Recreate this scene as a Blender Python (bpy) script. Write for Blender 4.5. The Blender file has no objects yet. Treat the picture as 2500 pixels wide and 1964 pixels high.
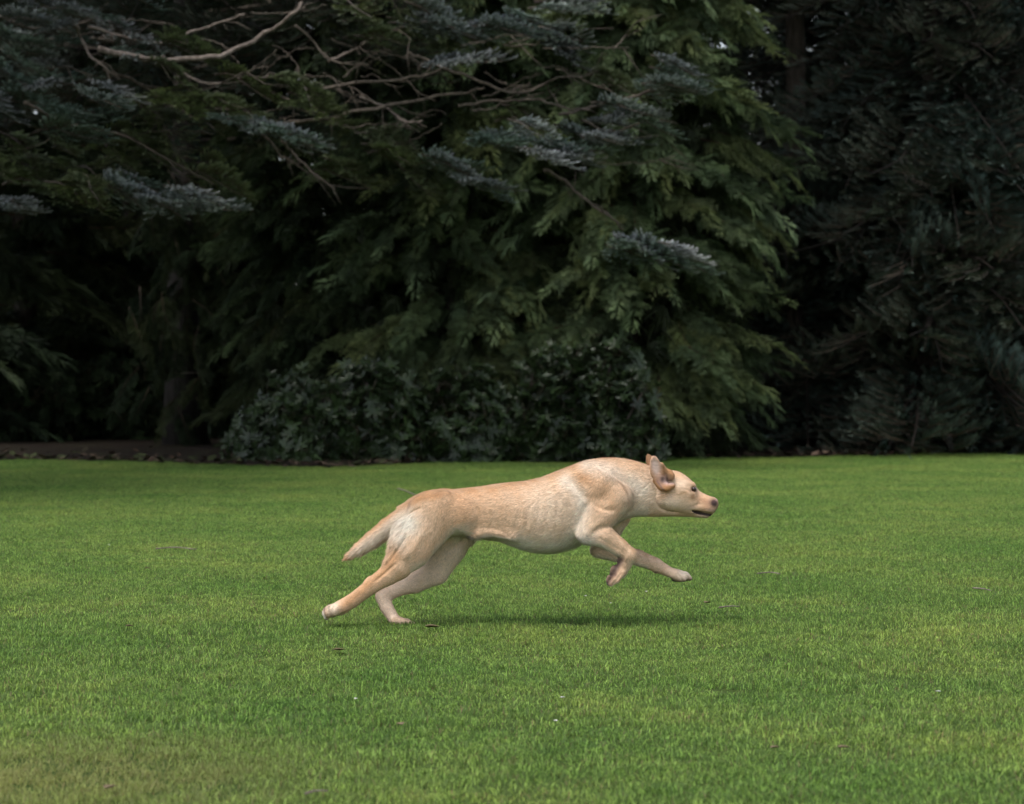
import bpy, math, random
import numpy as np
from mathutils import Vector, Matrix

random.seed(7)
RNG = np.random.default_rng(11)
SC = bpy.context.scene
COL = SC.collection

# ------------------------------------------------------------------ camera
CAM_H, CAM_D, LENS = 0.80, 7.5, 85.0
FPX = LENS * 2500 / 36.0
PITCH = math.atan(82 / FPX)
cam_data = bpy.data.cameras.new('camera')
cam_data.lens = LENS
cam_data.sensor_width = 36.0
cam_data.clip_start = 0.05
cam_data.clip_end = 2000
cam_data.dof.use_dof = True
cam_data.dof.focus_distance = CAM_D - 0.07
cam_data.dof.aperture_fstop = 6.3
cam = bpy.data.objects.new('camera', cam_data)
COL.objects.link(cam)
cam.location = (0, -CAM_D, CAM_H)
cam.rotation_euler = (math.pi / 2 - PITCH, 0, 0)
SC.camera = cam

# ------------------------------------------------------------------ sky and sun (overcast afternoon)
SUN_EL, SUN_AZ = math.radians(66), math.radians(222)     # azimuth clockwise from +Y
world = bpy.data.worlds.new('World')
SC.world = world
world.use_nodes = True
wn = world.node_tree
wn.nodes.clear()
w_out = wn.nodes.new('ShaderNodeOutputWorld')
w_bg = wn.nodes.new('ShaderNodeBackground')
w_sky = wn.nodes.new('ShaderNodeTexSky')
w_hsv = wn.nodes.new('ShaderNodeHueSaturation')
w_sky.sky_type = 'NISHITA'
w_sky.sun_disc = False
w_sky.sun_elevation = SUN_EL
w_sky.sun_rotation = SUN_AZ
w_sky.dust_density = 1.0
w_sky.air_density = 1.0
w_hsv.inputs['Saturation'].default_value = 0.38
w_bg.inputs['Strength'].default_value = 0.13
wn.links.new(w_sky.outputs[0], w_hsv.inputs['Color'])
wn.links.new(w_hsv.outputs[0], w_bg.inputs['Color'])
wn.links.new(w_bg.outputs[0], w_out.inputs['Surface'])

sun_data = bpy.data.lights.new('sun', 'SUN')
sun_data.energy = 2.0
sun_data.angle = math.radians(32)
sun_data.color = (1.0, 0.96, 0.9)
sun = bpy.data.objects.new('sun', sun_data)
COL.objects.link(sun)
sd = Vector((math.sin(SUN_AZ) * math.cos(SUN_EL), math.cos(SUN_AZ) * math.cos(SUN_EL), math.sin(SUN_EL)))
sun.rotation_euler = sd.to_track_quat('Z', 'Y').to_euler()
sun.location = (0, 0, 30)

SC.view_settings.view_transform = 'Standard'
SC.view_settings.look = 'None'
SC.view_settings.exposure = 0.98
SC.view_settings.gamma = 1.0
SC.cycles.use_denoising = True
SC.cycles.max_bounces = 3
SC.cycles.diffuse_bounces = 1
SC.cycles.glossy_bounces = 2
SC.cycles.transmission_bounces = 2
SC.cycles.use_adaptive_sampling = True
SC.cycles.adaptive_threshold = 0.03
SC.cycles.caustics_reflective = False
SC.cycles.caustics_refractive = False
SC.cycles.transparent_max_bounces = 8

# ------------------------------------------------------------------ helpers
CP, SP = math.cos(PITCH), math.sin(PITCH)


def at(px, py, Y):
    """photo pixel (2500 wide) at world depth Y -> world point"""
    dx = (px - 1250) / FPX
    dz = -(py - 982) / FPX
    d = np.array([dx, CP + dz * SP, -SP + dz * CP])
    t = (Y + CAM_D) / d[1]
    return np.array([0, -CAM_D, CAM_H]) + d * t


def gnd(px, py):
    """photo pixel on the flat ground -> (x, y)"""
    dx = (px - 1250) / FPX
    dz = -(py - 982) / FPX
    d = np.array([dx, CP + dz * SP, -SP + dz * CP])
    t = -CAM_H / d[2]
    return float(d[0] * t), float(d[1] * t - CAM_D)


def tag(o, label=None, cat=None, group=None, kind=None):
    if label: o['label'] = label
    if cat: o['category'] = cat
    if group: o['group'] = group
    if kind: o['kind'] = kind
    return o


def link(name, data, parent=None):
    o = bpy.data.objects.new(name, data)
    COL.objects.link(o)
    if parent is not None:
        o.parent = parent
    return o


def empty(name, loc, rz=0.0):
    o = bpy.data.objects.new(name, None)
    o.empty_display_size = 0.1
    COL.objects.link(o)
    o.location = loc
    o.rotation_euler = (0, 0, rz)
    return o


def np_mesh(name, verts, faces, mat, smooth=True, col=None):
    """verts (n,3), faces (m,3|4) arrays -> mesh; col (n,3) linear colour per vertex"""
    verts = np.asarray(verts, np.float32)
    faces = np.asarray(faces, np.int32)
    me = bpy.data.meshes.new(name)
    k = faces.shape[1]
    me.vertices.add(len(verts))
    me.vertices.foreach_set('co', verts.ravel())
    me.loops.add(faces.size)
    me.loops.foreach_set('vertex_index', faces.ravel())
    me.polygons.add(len(faces))
    me.polygons.foreach_set('loop_start', np.arange(0, faces.size, k, dtype=np.int32))
    me.polygons.foreach_set('use_smooth', np.full(len(faces), smooth))
    me.update(calc_edges=True)
    me.validate()
    if col is not None:
        a = me.color_attributes.new('tint', 'FLOAT_COLOR', 'POINT')
        c = np.ones((len(verts), 4), np.float32)
        c[:, :3] = col
        a.data.foreach_set('color', c.ravel())
    if mat is not None:
        me.materials.append(mat)
    return me


class Geo:
    """collects triangles with colours"""
    def __init__(self):
        self.v, self.f, self.c, self.n = [], [], [], 0

    def add(self, v, f, c=(1, 1, 1)):
        v = np.asarray(v, np.float32)
        self.v.append(v)
        self.f.append(np.asarray(f, np.int32) + self.n)
        c = np.asarray(c, np.float32)
        self.c.append(np.broadcast_to(c, (len(v), 3)) if c.ndim == 1 else c)
        self.n += len(v)

    def arrays(self):
        return np.concatenate(self.v), np.concatenate(self.f), np.concatenate(self.c)

    def mesh(self, name, mat, smooth=True):
        v, f, c = self.arrays()
        return np_mesh(name, v, f, mat, smooth, c)


def tube_arrays(pts, rad, sides=6):
    pts = np.asarray(pts, float)
    n = len(pts)
    rad = np.broadcast_to(np.asarray(rad, float), (n,))
    t = np.gradient(pts, axis=0)
    t /= np.linalg.norm(t, axis=1)[:, None] + 1e-9
    up = np.array([0.12, 0.31, 0.94])
    a = np.cross(t, up)
    bad = np.linalg.norm(a, axis=1) < 0.15
    a[bad] = np.cross(t[bad], np.array([1.0, 0.1, 0]))
    a /= np.linalg.norm(a, axis=1)[:, None] + 1e-9
    b = np.cross(t, a)
    ang = np.linspace(0, 2 * math.pi, sides, endpoint=False)
    ring = (np.cos(ang)[None, :, None] * a[:, None, :] + np.sin(ang)[None, :, None] * b[:, None, :])
    v = (pts[:, None, :] + ring * rad[:, None, None]).reshape(-1, 3)
    f = []
    for i in range(n - 1):
        for j in range(sides):
            p, q = i * sides + j, i * sides + (j + 1) % sides
            f += [(p, q, q + sides), (p, q + sides, p + sides)]
    e0, e1 = len(v), len(v) + 1
    v = np.vstack([v, pts[0], pts[-1]])
    for j in range(sides):
        f.append((e0, (j + 1) % sides, j))
        f.append((e1, (n - 1) * sides + j, (n - 1) * sides + (j + 1) % sides))
    return v, np.array(f)


def spline(pts, n):
    """Catmull-Rom through pts, n samples"""
    P = np.asarray(pts, float)
    P = np.vstack([2 * P[0] - P[1], P, 2 * P[-1] - P[-2]])
    out = []
    m = len(P) - 3
    for s in np.linspace(0, m - 1e-6, n):
        i = int(s); u = s - i
        p0, p1, p2, p3 = P[i:i + 4]
        out.append(0.5 * ((2 * p1) + (-p0 + p2) * u + (2 * p0 - 5 * p1 + 4 * p2 - p3) * u * u + (-p0 + 3 * p1 - 3 * p2 + p3) * u ** 3))
    return np.array(out)


def mat_new(name, rough=0.7, spec=0.3):
    m = bpy.data.materials.new(name)
    m.use_nodes = True
    nt = m.node_tree
    b = nt.nodes['Principled BSDF']
    b.inputs['Roughness'].default_value = rough
    b.inputs['Specular IOR Level'].default_value = spec
    return m, nt, b


def ramp(nt, fac, stops):
    r = nt.nodes.new('ShaderNodeValToRGB')
    el = r.color_ramp.elements
    while len(el) < len(stops):
        el.new(0.5)
    for e, (p, c) in zip(el, stops):
        e.position = p
        e.color = (c[0], c[1], c[2], 1)
    nt.links.new(fac, r.inputs[0])
    return r.outputs[0]


def noise(nt, scale, detail=4, rough=0.55, vec=None, stretch=None, pos='Object'):
    n = nt.nodes.new('ShaderNodeTexNoise')
    n.inputs['Scale'].default_value = scale
    n.inputs['Detail'].default_value = detail
    n.inputs['Roughness'].default_value = rough
    if vec is None:
        if pos == 'World':
            g = nt.nodes.new('ShaderNodeNewGeometry')
            vec = g.outputs['Position']
        else:
            g = nt.nodes.new('ShaderNodeTexCoord')
            vec = g.outputs[pos]
    if stretch:
        mp = nt.nodes.new('ShaderNodeMapping')
        mp.inputs['Scale'].default_value = stretch
        nt.links.new(vec, mp.inputs['Vector'])
        vec = mp.outputs[0]
    nt.links.new(vec, n.inputs['Vector'])
    return n.outputs['Fac']


def mixc(nt, fac, a, b, mode='MIX'):
    m = nt.nodes.new('ShaderNodeMix')
    m.data_type = 'RGBA'
    m.blend_type = mode
    for s, val in ((0, fac), (6, a), (7, b)):
        if isinstance(val, (int, float)):
            m.inputs[s].default_value = val
        elif isinstance(val, tuple):
            m.inputs[s].default_value = (val[0], val[1], val[2], 1)
        else:
            nt.links.new(val, m.inputs[s])
    return m.outputs[2]


def attr(nt, name='tint'):
    a = nt.nodes.new('ShaderNodeAttribute')
    a.attribute_name = name
    return a.outputs['Color']


def bump(nt, b, height, strength=0.3, dist=0.01):
    n = nt.nodes.new('ShaderNodeBump')
    n.inputs['Strength'].default_value = strength
    n.inputs['Distance'].default_value = dist
    nt.links.new(height, n.inputs['Height'])
    nt.links.new(n.outputs[0], b.inputs['Normal'])

# ------------------------------------------------------------------ ground
def edge_y(x):
    """depth of the lawn's far edge, traced at photo pixels"""
    px = [-700, 0, 300, 600, 830, 1000, 1150, 1400, 1700, 1900, 2200, 2350, 2500, 3200]
    py = [1120, 1123, 1128, 1139, 1143, 1133, 1124, 1117, 1118, 1118, 1112, 1106, 1100, 1096]
    g = [gnd(a, b) for a, b in zip(px, py)]
    return np.interp(x, [p[0] for p in g], [p[1] for p in g])


lawn_mat, nt, b = mat_new('lawn turf', 0.95, 0.08)
big = noise(nt, 0.55, 3, 0.5, pos='World')
fine = noise(nt, 38, 4, 0.65, pos='World')
c = ramp(nt, fine, [(0.3, (0.024, 0.042, 0.010)), (0.5, (0.044, 0.070, 0.017)), (0.72, (0.080, 0.105, 0.030))])
c = mixc(nt, 0.5, c, ramp(nt, big, [(0.35, (0.75, 0.80, 0.7)), (0.65, (1.2, 1.1, 1.0))]), 'MULTIPLY')
nt.links.new(c, b.inputs['Base Color'])
bump(nt, b, fine, 0.8, 0.03)
gv, gf = [], []
lawn = link('lawn', np_mesh('lawn', [(-300, -300, 0), (300, -300, 0), (300, 600, 0), (-300, 600, 0)], [(0, 1, 2, 3)], lawn_mat, False))
tag(lawn, 'short mown green lawn stretching to the trees', kind='structure')

soil_mat, nt, b = mat_new('leaf litter soil', 0.95, 0.1)
s1 = noise(nt, 2.2, 5, 0.6, pos='World')
s2 = noise(nt, 45, 5, 0.7, pos='World')
c = ramp(nt, s2, [(0.3, (0.006, 0.005, 0.004)), (0.55, (0.018, 0.012, 0.009)), (0.75, (0.048, 0.030, 0.022))])
c = mixc(nt, ramp(nt, s1, [(0.45, (0, 0, 0)), (0.7, (0.5, 0.5, 0.5))]), c, (0.034, 0.036, 0.014))
nt.links.new(c, b.inputs['Base Color'])
bump(nt, b, s2, 0.9, 0.04)
xs = np.linspace(-14, 14, 281)
ey = edge_y(xs) + 0.10 * np.sin(xs * 5.1) * np.sin(xs * 1.7 + 1) + 0.05 * RNG.normal(size=len(xs))
farx = [gnd(p, q) for p, q in ((2150, 1035), (2350, 1052), (2500, 1072), (2700, 1085))]
bk = np.full(len(xs), 26.0)
bk = np.where(xs > 4.2, np.interp(xs, [4.2, 4.8, 5.5, 7, 14], [26, 21.5, 19.6, 18.2, 17]), bk)
bk = np.maximum(bk, ey + 1.2)
sv = np.concatenate([np.stack([xs, ey, np.full_like(xs, 0.004)], 1), np.stack([xs, ey + 0.5, np.full_like(xs, 0.03)], 1), np.stack([xs, bk, np.full_like(xs, 0.012)], 1)])
n = len(xs)
sf = [(r * n + i, r * n + i + 1, (r + 1) * n + i + 1, (r + 1) * n + i) for r in range(2) for i in range(n - 1)]
soil = link('soil_bed', np_mesh('soil_bed', sv, sf, soil_mat))
tag(soil, 'dark brown strip of leaf litter soil under the trees', kind='structure')

lit = Geo()
LR = np.random.default_rng(21)
litter_m, nt, b = mat_new('leaf litter', 0.9, 0.1)
nt.links.new(attr(nt), b.inputs['Base Color'])
for _ in range(2600):                              # needles, dead leaves and bits of twig along the bed's edge
    x = LR.uniform(-6.5, 6.5)
    y = edge_y(x) + LR.exponential(0.55) - 0.22
    L = LR.uniform(0.03, 0.13)
    a, t = LR.uniform(0, 6.28), LR.uniform(-0.1, 0.5)
    d = np.array([math.cos(a) * math.cos(t), math.sin(a) * math.cos(t), math.sin(t)])
    s_ = np.array([-math.sin(a), math.cos(a), LR.uniform(-0.4, 0.4)])
    w_ = L * (0.06 if LR.random() < 0.5 else 0.28)
    p = np.array([x, y, 0.02])
    c_ = np.array([[0.06, 0.038, 0.026], [0.10, 0.07, 0.05], [0.035, 0.03, 0.018], [0.05, 0.06, 0.025]][LR.integers(4)]) * LR.uniform(0.5, 1.2)
    lit.add([p, p + d * L * 0.5 + s_ * w_, p + d * L, p + d * L * 0.5 - s_ * w_], [(0, 1, 2), (0, 2, 3)], c_)
tag(link('leaf_litter', lit.mesh('leaf_litter', litter_m, False)), 'dead leaves, needles and twig bits along the edge of the soil bed', 'leaf litter', kind='stuff')

# ------------------------------------------------------------------ grass: blade tufts scattered over the lawn (geometry nodes)
grass_mat, nt, b = mat_new('grass blade', 0.55, 0.25)
big = noise(nt, 1.1, 4, 0.6, pos='World')
mid = noise(nt, 6.5, 4, 0.65, pos='World')
c = attr(nt)
c = mixc(nt, 1.0, c, ramp(nt, big, [(0.34, (0.74, 0.86, 0.78)), (0.52, (1.0, 1.0, 1.0)), (0.68, (1.32, 1.15, 1.15))]), 'MULTIPLY')
c = mixc(nt, 0.8, c, ramp(nt, mid, [(0.32, (0.74, 0.84, 0.78)), (0.55, (1.0, 1.0, 1.0)), (0.75, (1.25, 1.16, 1.15))]), 'MULTIPLY')
# worn, drier turf in the near corner of the lawn
g = nt.nodes.new('ShaderNodeNewGeometry')
dv = nt.nodes.new('ShaderNodeVectorMath'); dv.operation = 'DISTANCE'
nt.links.new(g.outputs['Position'], dv.inputs[0])
dry_c = gnd(160, 1900)
dv.inputs[1].default_value = (dry_c[0], dry_c[1], 0)
ad = nt.nodes.new('ShaderNodeMath'); ad.operation = 'MULTIPLY_ADD'
nt.links.new(mid, ad.inputs[0]); ad.inputs[1].default_value = 0.7
nt.links.new(dv.outputs['Value'], ad.inputs[2])
dryf = ramp(nt, ad.outputs[0], [(0.5, (0.6, 0.6, 0.6)), (1.0, (0, 0, 0))])
c = mixc(nt, dryf, c, (0.30, 0.27, 0.10))
nt.links.new(c, b.inputs['Base Color'])
tr = nt.nodes.new('ShaderNodeBsdfTranslucent')
nt.links.new(c, tr.inputs['Color'])
mx = nt.nodes.new('ShaderNodeMixShader'); mx.inputs[0].default_value = 0.5
nt.links.new(b.outputs[0], mx.inputs[1]); nt.links.new(tr.outputs[0], mx.inputs[2])
nt.links.new(mx.outputs[0], nt.nodes['Material Output'].inputs['Surface'])

tuft_col = bpy.data.collections.new('turf tiles')
TILE = 0.36
for k in range(6):
    r = np.random.default_rng(100 + k)
    N = 2300
    base = np.stack([r.uniform(-TILE / 2, TILE / 2, N), r.uniform(-TILE / 2, TILE / 2, N), np.zeros(N)], 1)
    tuft = np.sin(base[:, 0] * 37 + k) * np.sin(base[:, 1] * 31 + 2 * k)
    h = (r.uniform(0.007, 0.016, N)) * (1 + 0.35 * tuft)
    az = r.uniform(0, 6.283, N)
    lean = np.abs(r.normal(0.8, 0.5, N))
    d = np.stack([np.cos(az), np.sin(az), np.zeros(N)], 1)
    sdv = np.stack([-np.sin(az), np.cos(az), np.zeros(N)], 1)
    w = r.uniform(0.0006, 0.0013, N)[:, None]
    mid_p = base + d * (h * lean * 0.45)[:, None] + np.array([0, 0, 1]) * (h * 0.62)[:, None]
    tip_p = base + d * (h * lean * 1.15)[:, None] + np.array([0, 0, 1]) * (h * (1.0 - 0.12 * lean))[:, None]
    V = np.stack([base - sdv * w, base + sdv * w, mid_p - sdv * w * 0.85, mid_p + sdv * w * 0.85, tip_p], 1)
    o5 = np.arange(N)[:, None] * 5
    T = np.concatenate([o5 + np.array([[0, 1, 3]]), o5 + np.array([[0, 3, 2]]), o5 + np.array([[2, 3, 4]])])
    colr = np.array([0.168, 0.266, 0.064]) * np.clip(r.normal(1, 0.10, N), 0.6, 1.5)[:, None]
    colr = colr * np.where(r.random(N) < 0.3, 1, 0)[:, None] * np.array([[1.25, 1.1, 0.9]]) + colr * 1.0 * np.where(r.random(N) < 2, 1, 0)[:, None] * 0.72
    dry = r.random(N) < 0.06
    colr[dry] = np.array([0.26, 0.21, 0.10]) * r.uniform(0.6, 1.1, (dry.sum(), 1))
    cv = np.repeat(colr[:, None, :], 5, 1)
    me = np_mesh('turf_tile', V.reshape(-1, 3), T, grass_mat, True, cv.reshape(-1, 3))
    o = bpy.data.objects.new('turf_tile', me)
    tuft_col.objects.link(o)

pts = []
STEP = 0.255
for y in np.arange(-5.2, 16.5, STEP):
    half = 1.2 + (y + 7.5) * 0.30 + 0.8
    for x in np.arange(-half, half, STEP):
        jx, jy = x + RNG.uniform(-0.08, 0.08), y + RNG.uniform(-0.08, 0.08)
        if jy < edge_y(jx) + RNG.normal(0, 0.26) - 0.14:
            pts.append((jx, jy, 0.0))
gme = bpy.data.meshes.new('grass')
gme.from_pydata(pts, [], [])
grass = link('grass', gme)
tag(grass, 'fine short grass blades covering the whole lawn', 'grass', kind='stuff')
ng = bpy.data.node_groups.new('scatter turf', 'GeometryNodeTree')
ng.interface.new_socket('Geometry', in_out='INPUT', socket_type='NodeSocketGeometry')
ng.interface.new_socket('Geometry', in_out='OUTPUT', socket_type='NodeSocketGeometry')
gi = ng.nodes.new('NodeGroupInput'); go = ng.nodes.new('NodeGroupOutput')
m2p = ng.nodes.new('GeometryNodeMeshToPoints')
iop = ng.nodes.new('GeometryNodeInstanceOnPoints')
ci = ng.nodes.new('GeometryNodeCollectionInfo')
ci.inputs['Collection'].default_value = tuft_col
ci.inputs['Separate Children'].default_value = True
ci.inputs['Reset Children'].default_value = True
iop.inputs['Pick Instance'].default_value = True
rv = ng.nodes.new('FunctionNodeRandomValue'); rv.data_type = 'FLOAT_VECTOR'
rv.inputs[0].default_value = (0, 0, 0); rv.inputs[1].default_value = (0, 0, 6.283)
rs = ng.nodes.new('FunctionNodeRandomValue'); rs.data_type = 'FLOAT_VECTOR'
rs.inputs[0].default_value = (0.95, 0.95, 0.8); rs.inputs[1].default_value = (1.15, 1.15, 1.3)
rs.inputs['Seed'].default_value = 5
ng.links.new(gi.outputs[0], m2p.inputs[0])
ng.links.new(m2p.outputs[0], iop.inputs['Points'])
ng.links.new(ci.outputs[0], iop.inputs['Instance'])
ng.links.new(rv.outputs[0], iop.inputs['Rotation'])
ng.links.new(rs.outputs[0], iop.inputs['Scale'])
ng.links.new(iop.outputs[0], go.inputs[0])
md = grass.modifiers.new('scatter', 'NODES'); md.node_group = ng

# ------------------------------------------------------------------ foliage building blocks
def kite(g, p, d, n, L, w, col, droop=0.0, tipc=1.0):
    """one leaf blade: four-vertex folded kite from p along d, in the plane with normal n"""
    d = d / (np.linalg.norm(d) + 1e-9)
    s = np.cross(n, d); s /= np.linalg.norm(s) + 1e-9
    m = p + d * L * 0.45
    t = p + d * L + np.array([0, 0, -droop * L])
    c = np.array(col)
    g.add([p, m + s * w, t, m - s * w], [(0, 1, 2), (0, 2, 3)], np.stack([c, c, c * tipc, c]))


def cedar_frond(g, p, d, n, L, r, col):
    """flat, drooping, comb-like spray of scale-leaf branchlets with pale growing tips"""
    d = d / np.linalg.norm(d); n = n - d * (n @ d); n /= np.linalg.norm(n) + 1e-9
    s = np.cross(n, d)
    col = np.asarray(col) * r.uniform(0.65, 1.35)
    steps = 8
    for i in range(steps):
        t = (i + 0.3) / steps
        q = p + d * L * t + np.array([0, 0, -0.24 * L * t * t])
        bl = L * (0.50 * (1 - t) ** 0.6 + 0.14) * r.uniform(0.6, 1.3)
        for sg in (-1, 1):
            if r.random() < 0.10:
                continue
            bd = d * 0.92 + s * sg * 0.52 + n * r.normal(0, 0.2) + np.array([0, 0, -0.08])
            bd /= np.linalg.norm(bd)
            cc = col * r.uniform(0.7, 1.3)
            kite(g, q, bd, n, bl, 0.0026 + 0.013 * bl, cc * 0.75, 0.2, 1.9)
            for s2 in (-1, 1):
                kite(g, q + bd * bl * r.uniform(0.25, 0.5), bd * 0.9 + np.cross(n, bd) * s2 * 0.42, n, bl * 0.42, 0.0032, cc * 0.8, 0.2, 1.8)


def cedar_bough(seed, mat, col, n_fr=70):
    r = np.random.default_rng(seed)
    g = Geo()
    ax = spline([(0, 0, 0), (0.33, 0, 0.06), (0.66, 0, 0.02), (1.0, r.normal(0, 0.05), -0.10)], 12)
    v, f = tube_arrays(ax, np.linspace(0.011, 0.003, 12), 4)
    g.add(v, f, np.array([0.055, 0.035, 0.022]))
    for i in range(n_fr):
        t = 0.22 + 0.78 * (i + r.random()) / n_fr
        p = ax[min(11, int(t * 11))]
        sg = -1 if i % 2 else 1
        a = r.uniform(0.3, 1.1) * sg
        d = np.array([math.cos(a), math.sin(a), r.uniform(-0.6, 0.12)])
        nn = np.array([r.normal(0, 0.35), r.normal(0, 0.35) + 0.25 * sg, 1.0])
        cedar_frond(g, p, d, nn, r.uniform(0.11, 0.26) * (1.1 - 0.25 * t), r, col)
    cedar_frond(g, ax[-1], np.array([1, 0, -0.25]), np.array([0, 0.2, 1]), 0.32, r, np.array(col) * 1.15)
    return g.mesh('cedar_bough', mat, False)


def fir_twig(g, p, d, up, L, r, col, tipcol, nn=34, nl=0.026, nw=0.0034):
    """stubby shoot with needles swept upward"""
    d = d / np.linalg.norm(d)
    up = up - d * (up @ d); up /= np.linalg.norm(up) + 1e-9
    s = np.cross(d, up)
    ax = np.stack([p, p + d * L * 0.5 + up * L * 0.04, p + d * L + up * L * 0.16])
    v, f = tube_arrays(ax, [0.0045, 0.0038, 0.0025], 3)
    g.add(v, f, np.array([0.06, 0.042, 0.032]))
    for i in range(nn):
        t = (i + r.random()) / nn
        q = ax[0] * (1 - t) + ax[2] * t + up * (-0.12 * L * t * (1 - t))
        a = r.normal(0, 0.95)
        out = up * math.cos(a) + s * math.sin(a)
        nd = d * 0.75 + out * 0.75
        c = np.asarray(col) * (1 - t * t) + np.asarray(tipcol) * t * t
        c = c * r.uniform(0.7, 1.3)
        kite(g, q, nd, np.cross(nd, s + up * 0.3), nl * r.uniform(0.8, 1.2), nw, c, -0.1, 1.1)


def fir_bough(seed, mat, col, tipcol, L=1.0, ntw=24, twl=0.215, droop=0.12, width=0.5, nn=38, nl=0.046, nw=0.0062, wood=0.045, sag=0.1):
    r = np.random.default_rng(seed)
    g = Geo()
    ax = spline([(0, 0, 0), (0.3 * L, r.normal(0, 0.03), 0.03), (0.65 * L, r.normal(0, 0.05), -droop * 0.5 * L), (L, r.normal(0, 0.06), -droop * L)], 14)
    v, f = tube_arrays(ax, np.linspace(0.012, 0.004, 14), 5)
    g.add(v, f, np.array([1.5, 1.15, 1.0]) * wood)
    up = np.array([0, 0, 1.0])
    for i in range(ntw):
        t = 0.05 + 0.95 * (i + r.random()) / ntw
        p = ax[min(13, int(t * 13))]
        sg = -1 if i % 2 else 1
        a = sg * r.uniform(0.5, 1.0)
        d = np.array([math.cos(a), math.sin(a), r.uniform(-0.15, 0.12)])
        # side branch carrying several shoots
        sl = width * L * (1.05 - 0.75 * t) * r.uniform(0.6, 1.1)
        if sl > twl * 1.2:
            e = p + d * sl + np.array([0, 0, -sag * sl * r.uniform(0.3, 1.4)])
            vv, ff = tube_arrays(np.stack([p, (p + e) / 2 + up * 0.015, e]), [0.005, 0.004, 0.003], 3)
            g.add(vv, ff, np.array([1.4, 1.1, 0.9]) * wood)
            k = int(sl / (twl * 0.45)) + 1
            for j in range(k):
                u = (j + 1) / k
                q = p + (e - p) * u
                fir_twig(g, q, d + np.cross(up, d) * (0.75 if j % 2 else -0.75) * (0 if u > 0.99 else 1), up, twl * r.uniform(0.7, 1.1), r, col, tipcol, nn, nl, nw)
        fir_twig(g, p + d * sl * 0.5, d, up, twl * r.uniform(0.8, 1.15), r, col, tipcol, nn, nl, nw)
    fir_twig(g, ax[-1], ax[-1] - ax[-2], up, twl, r, col, tipcol, nn, nl, nw)
    return g.mesh('fir_bough', mat, False)


def leaf_mat(name, rough, spec, transl=0.2):
    m, nt, b = mat_new(name, rough, spec)
    c = attr(nt)
    nz = noise(nt, 3.0, 3, 0.6, pos='World')
    c = mixc(nt, 0.75, c, ramp(nt, nz, [(0.35, (0.62, 0.66, 0.70)), (0.65, (1.3, 1.25, 1.15))]), 'MULTIPLY')
    oi = nt.nodes.new('ShaderNodeObjectInfo')
    c = mixc(nt, 0.5, c, ramp(nt, oi.outputs['Random'], [(0.0, (0.6, 0.65, 0.65)), (1.0, (1.35, 1.3, 1.2))]), 'MULTIPLY')
    nt.links.new(c, b.inputs['Base Color'])
    if transl:
        tr = nt.nodes.new('ShaderNodeBsdfTranslucent')
        nt.links.new(c, tr.inputs['Color'])
        mx = nt.nodes.new('ShaderNodeMixShader'); mx.inputs[0].default_value = transl
        nt.links.new(b.outputs[0], mx.inputs[1]); nt.links.new(tr.outputs[0], mx.inputs[2])
        nt.links.new(mx.outputs[0], nt.nodes['Material Output'].inputs['Surface'])
    return m


def bark_mat(name, c0, c1):
    m, nt, b = mat_new(name, 0.9, 0.15)
    f = noise(nt, 22, 5, 0.65, stretch=(1, 1, 0.22))
    nt.links.new(ramp(nt, f, [(0.3, c0), (0.7, c1)]), b.inputs['Base Color'])
    bump(nt, b, f, 0.8, 0.02)
    return m


cedar_mat = leaf_mat('cedar scale leaves', 0.6, 0.2)
fir_mat = leaf_mat('fir needles', 0.5, 0.35, 0.1)
spruce_mat = leaf_mat('spruce needles', 0.6, 0.25, 0.1)
rhodo_mat = leaf_mat('leathery leaves', 0.34, 0.36, 0.12)
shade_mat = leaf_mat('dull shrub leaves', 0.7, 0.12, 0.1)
bark = bark_mat('dark bark', (0.018, 0.014, 0.012), (0.075, 0.060, 0.052))
twig_bark = bark_mat('pale branch bark', (0.10, 0.078, 0.066), (0.30, 0.245, 0.21))
grey_bark = bark_mat('grey branch bark', (0.05, 0.042, 0.034), (0.16, 0.13, 0.105))

CEDAR = [cedar_bough(200 + i, cedar_mat, c) for i, c in enumerate([(0.108, 0.142, 0.062), (0.094, 0.136, 0.066), (0.122, 0.150, 0.062), (0.076, 0.110, 0.052), (0.104, 0.142, 0.074)])]
CEDAR_SHADE = [cedar_bough(220 + i, cedar_mat, c) for i, c in enumerate([(0.030, 0.044, 0.020), (0.036, 0.047, 0.020), (0.025, 0.039, 0.020)])]  # darker copies of the cedar sprays, shade put into the leaf colour
FIR = [fir_bough(240 + i, fir_mat, c, t) for i, (c, t) in enumerate([((0.074, 0.110, 0.094), (0.33, 0.37, 0.38)), ((0.068, 0.110, 0.080), (0.24, 0.31, 0.285)), ((0.086, 0.110, 0.104), (0.36, 0.38, 0.42))])]
FIR_G = [fir_bough(250 + i, fir_mat, c, t, droop=0.3) for i, (c, t) in enumerate([((0.062, 0.086, 0.034), (0.14, 0.18, 0.080)), ((0.070, 0.092, 0.036), (0.17, 0.21, 0.13))])]
SPRUCE = [fir_bough(260 + i, spruce_mat, c, t, L=1.5, ntw=34, twl=0.22, droop=d, width=0.36, nn=34, nl=0.050, nw=0.0042, wood=0.011, sag=0.6) for i, (c, t, d) in enumerate([((0.022, 0.034, 0.024), (0.070, 0.095, 0.078), 0.28), ((0.026, 0.036, 0.024), (0.08, 0.098, 0.074), 0.18), ((0.020, 0.032, 0.024), (0.062, 0.095, 0.086), 0.40)])]


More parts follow.
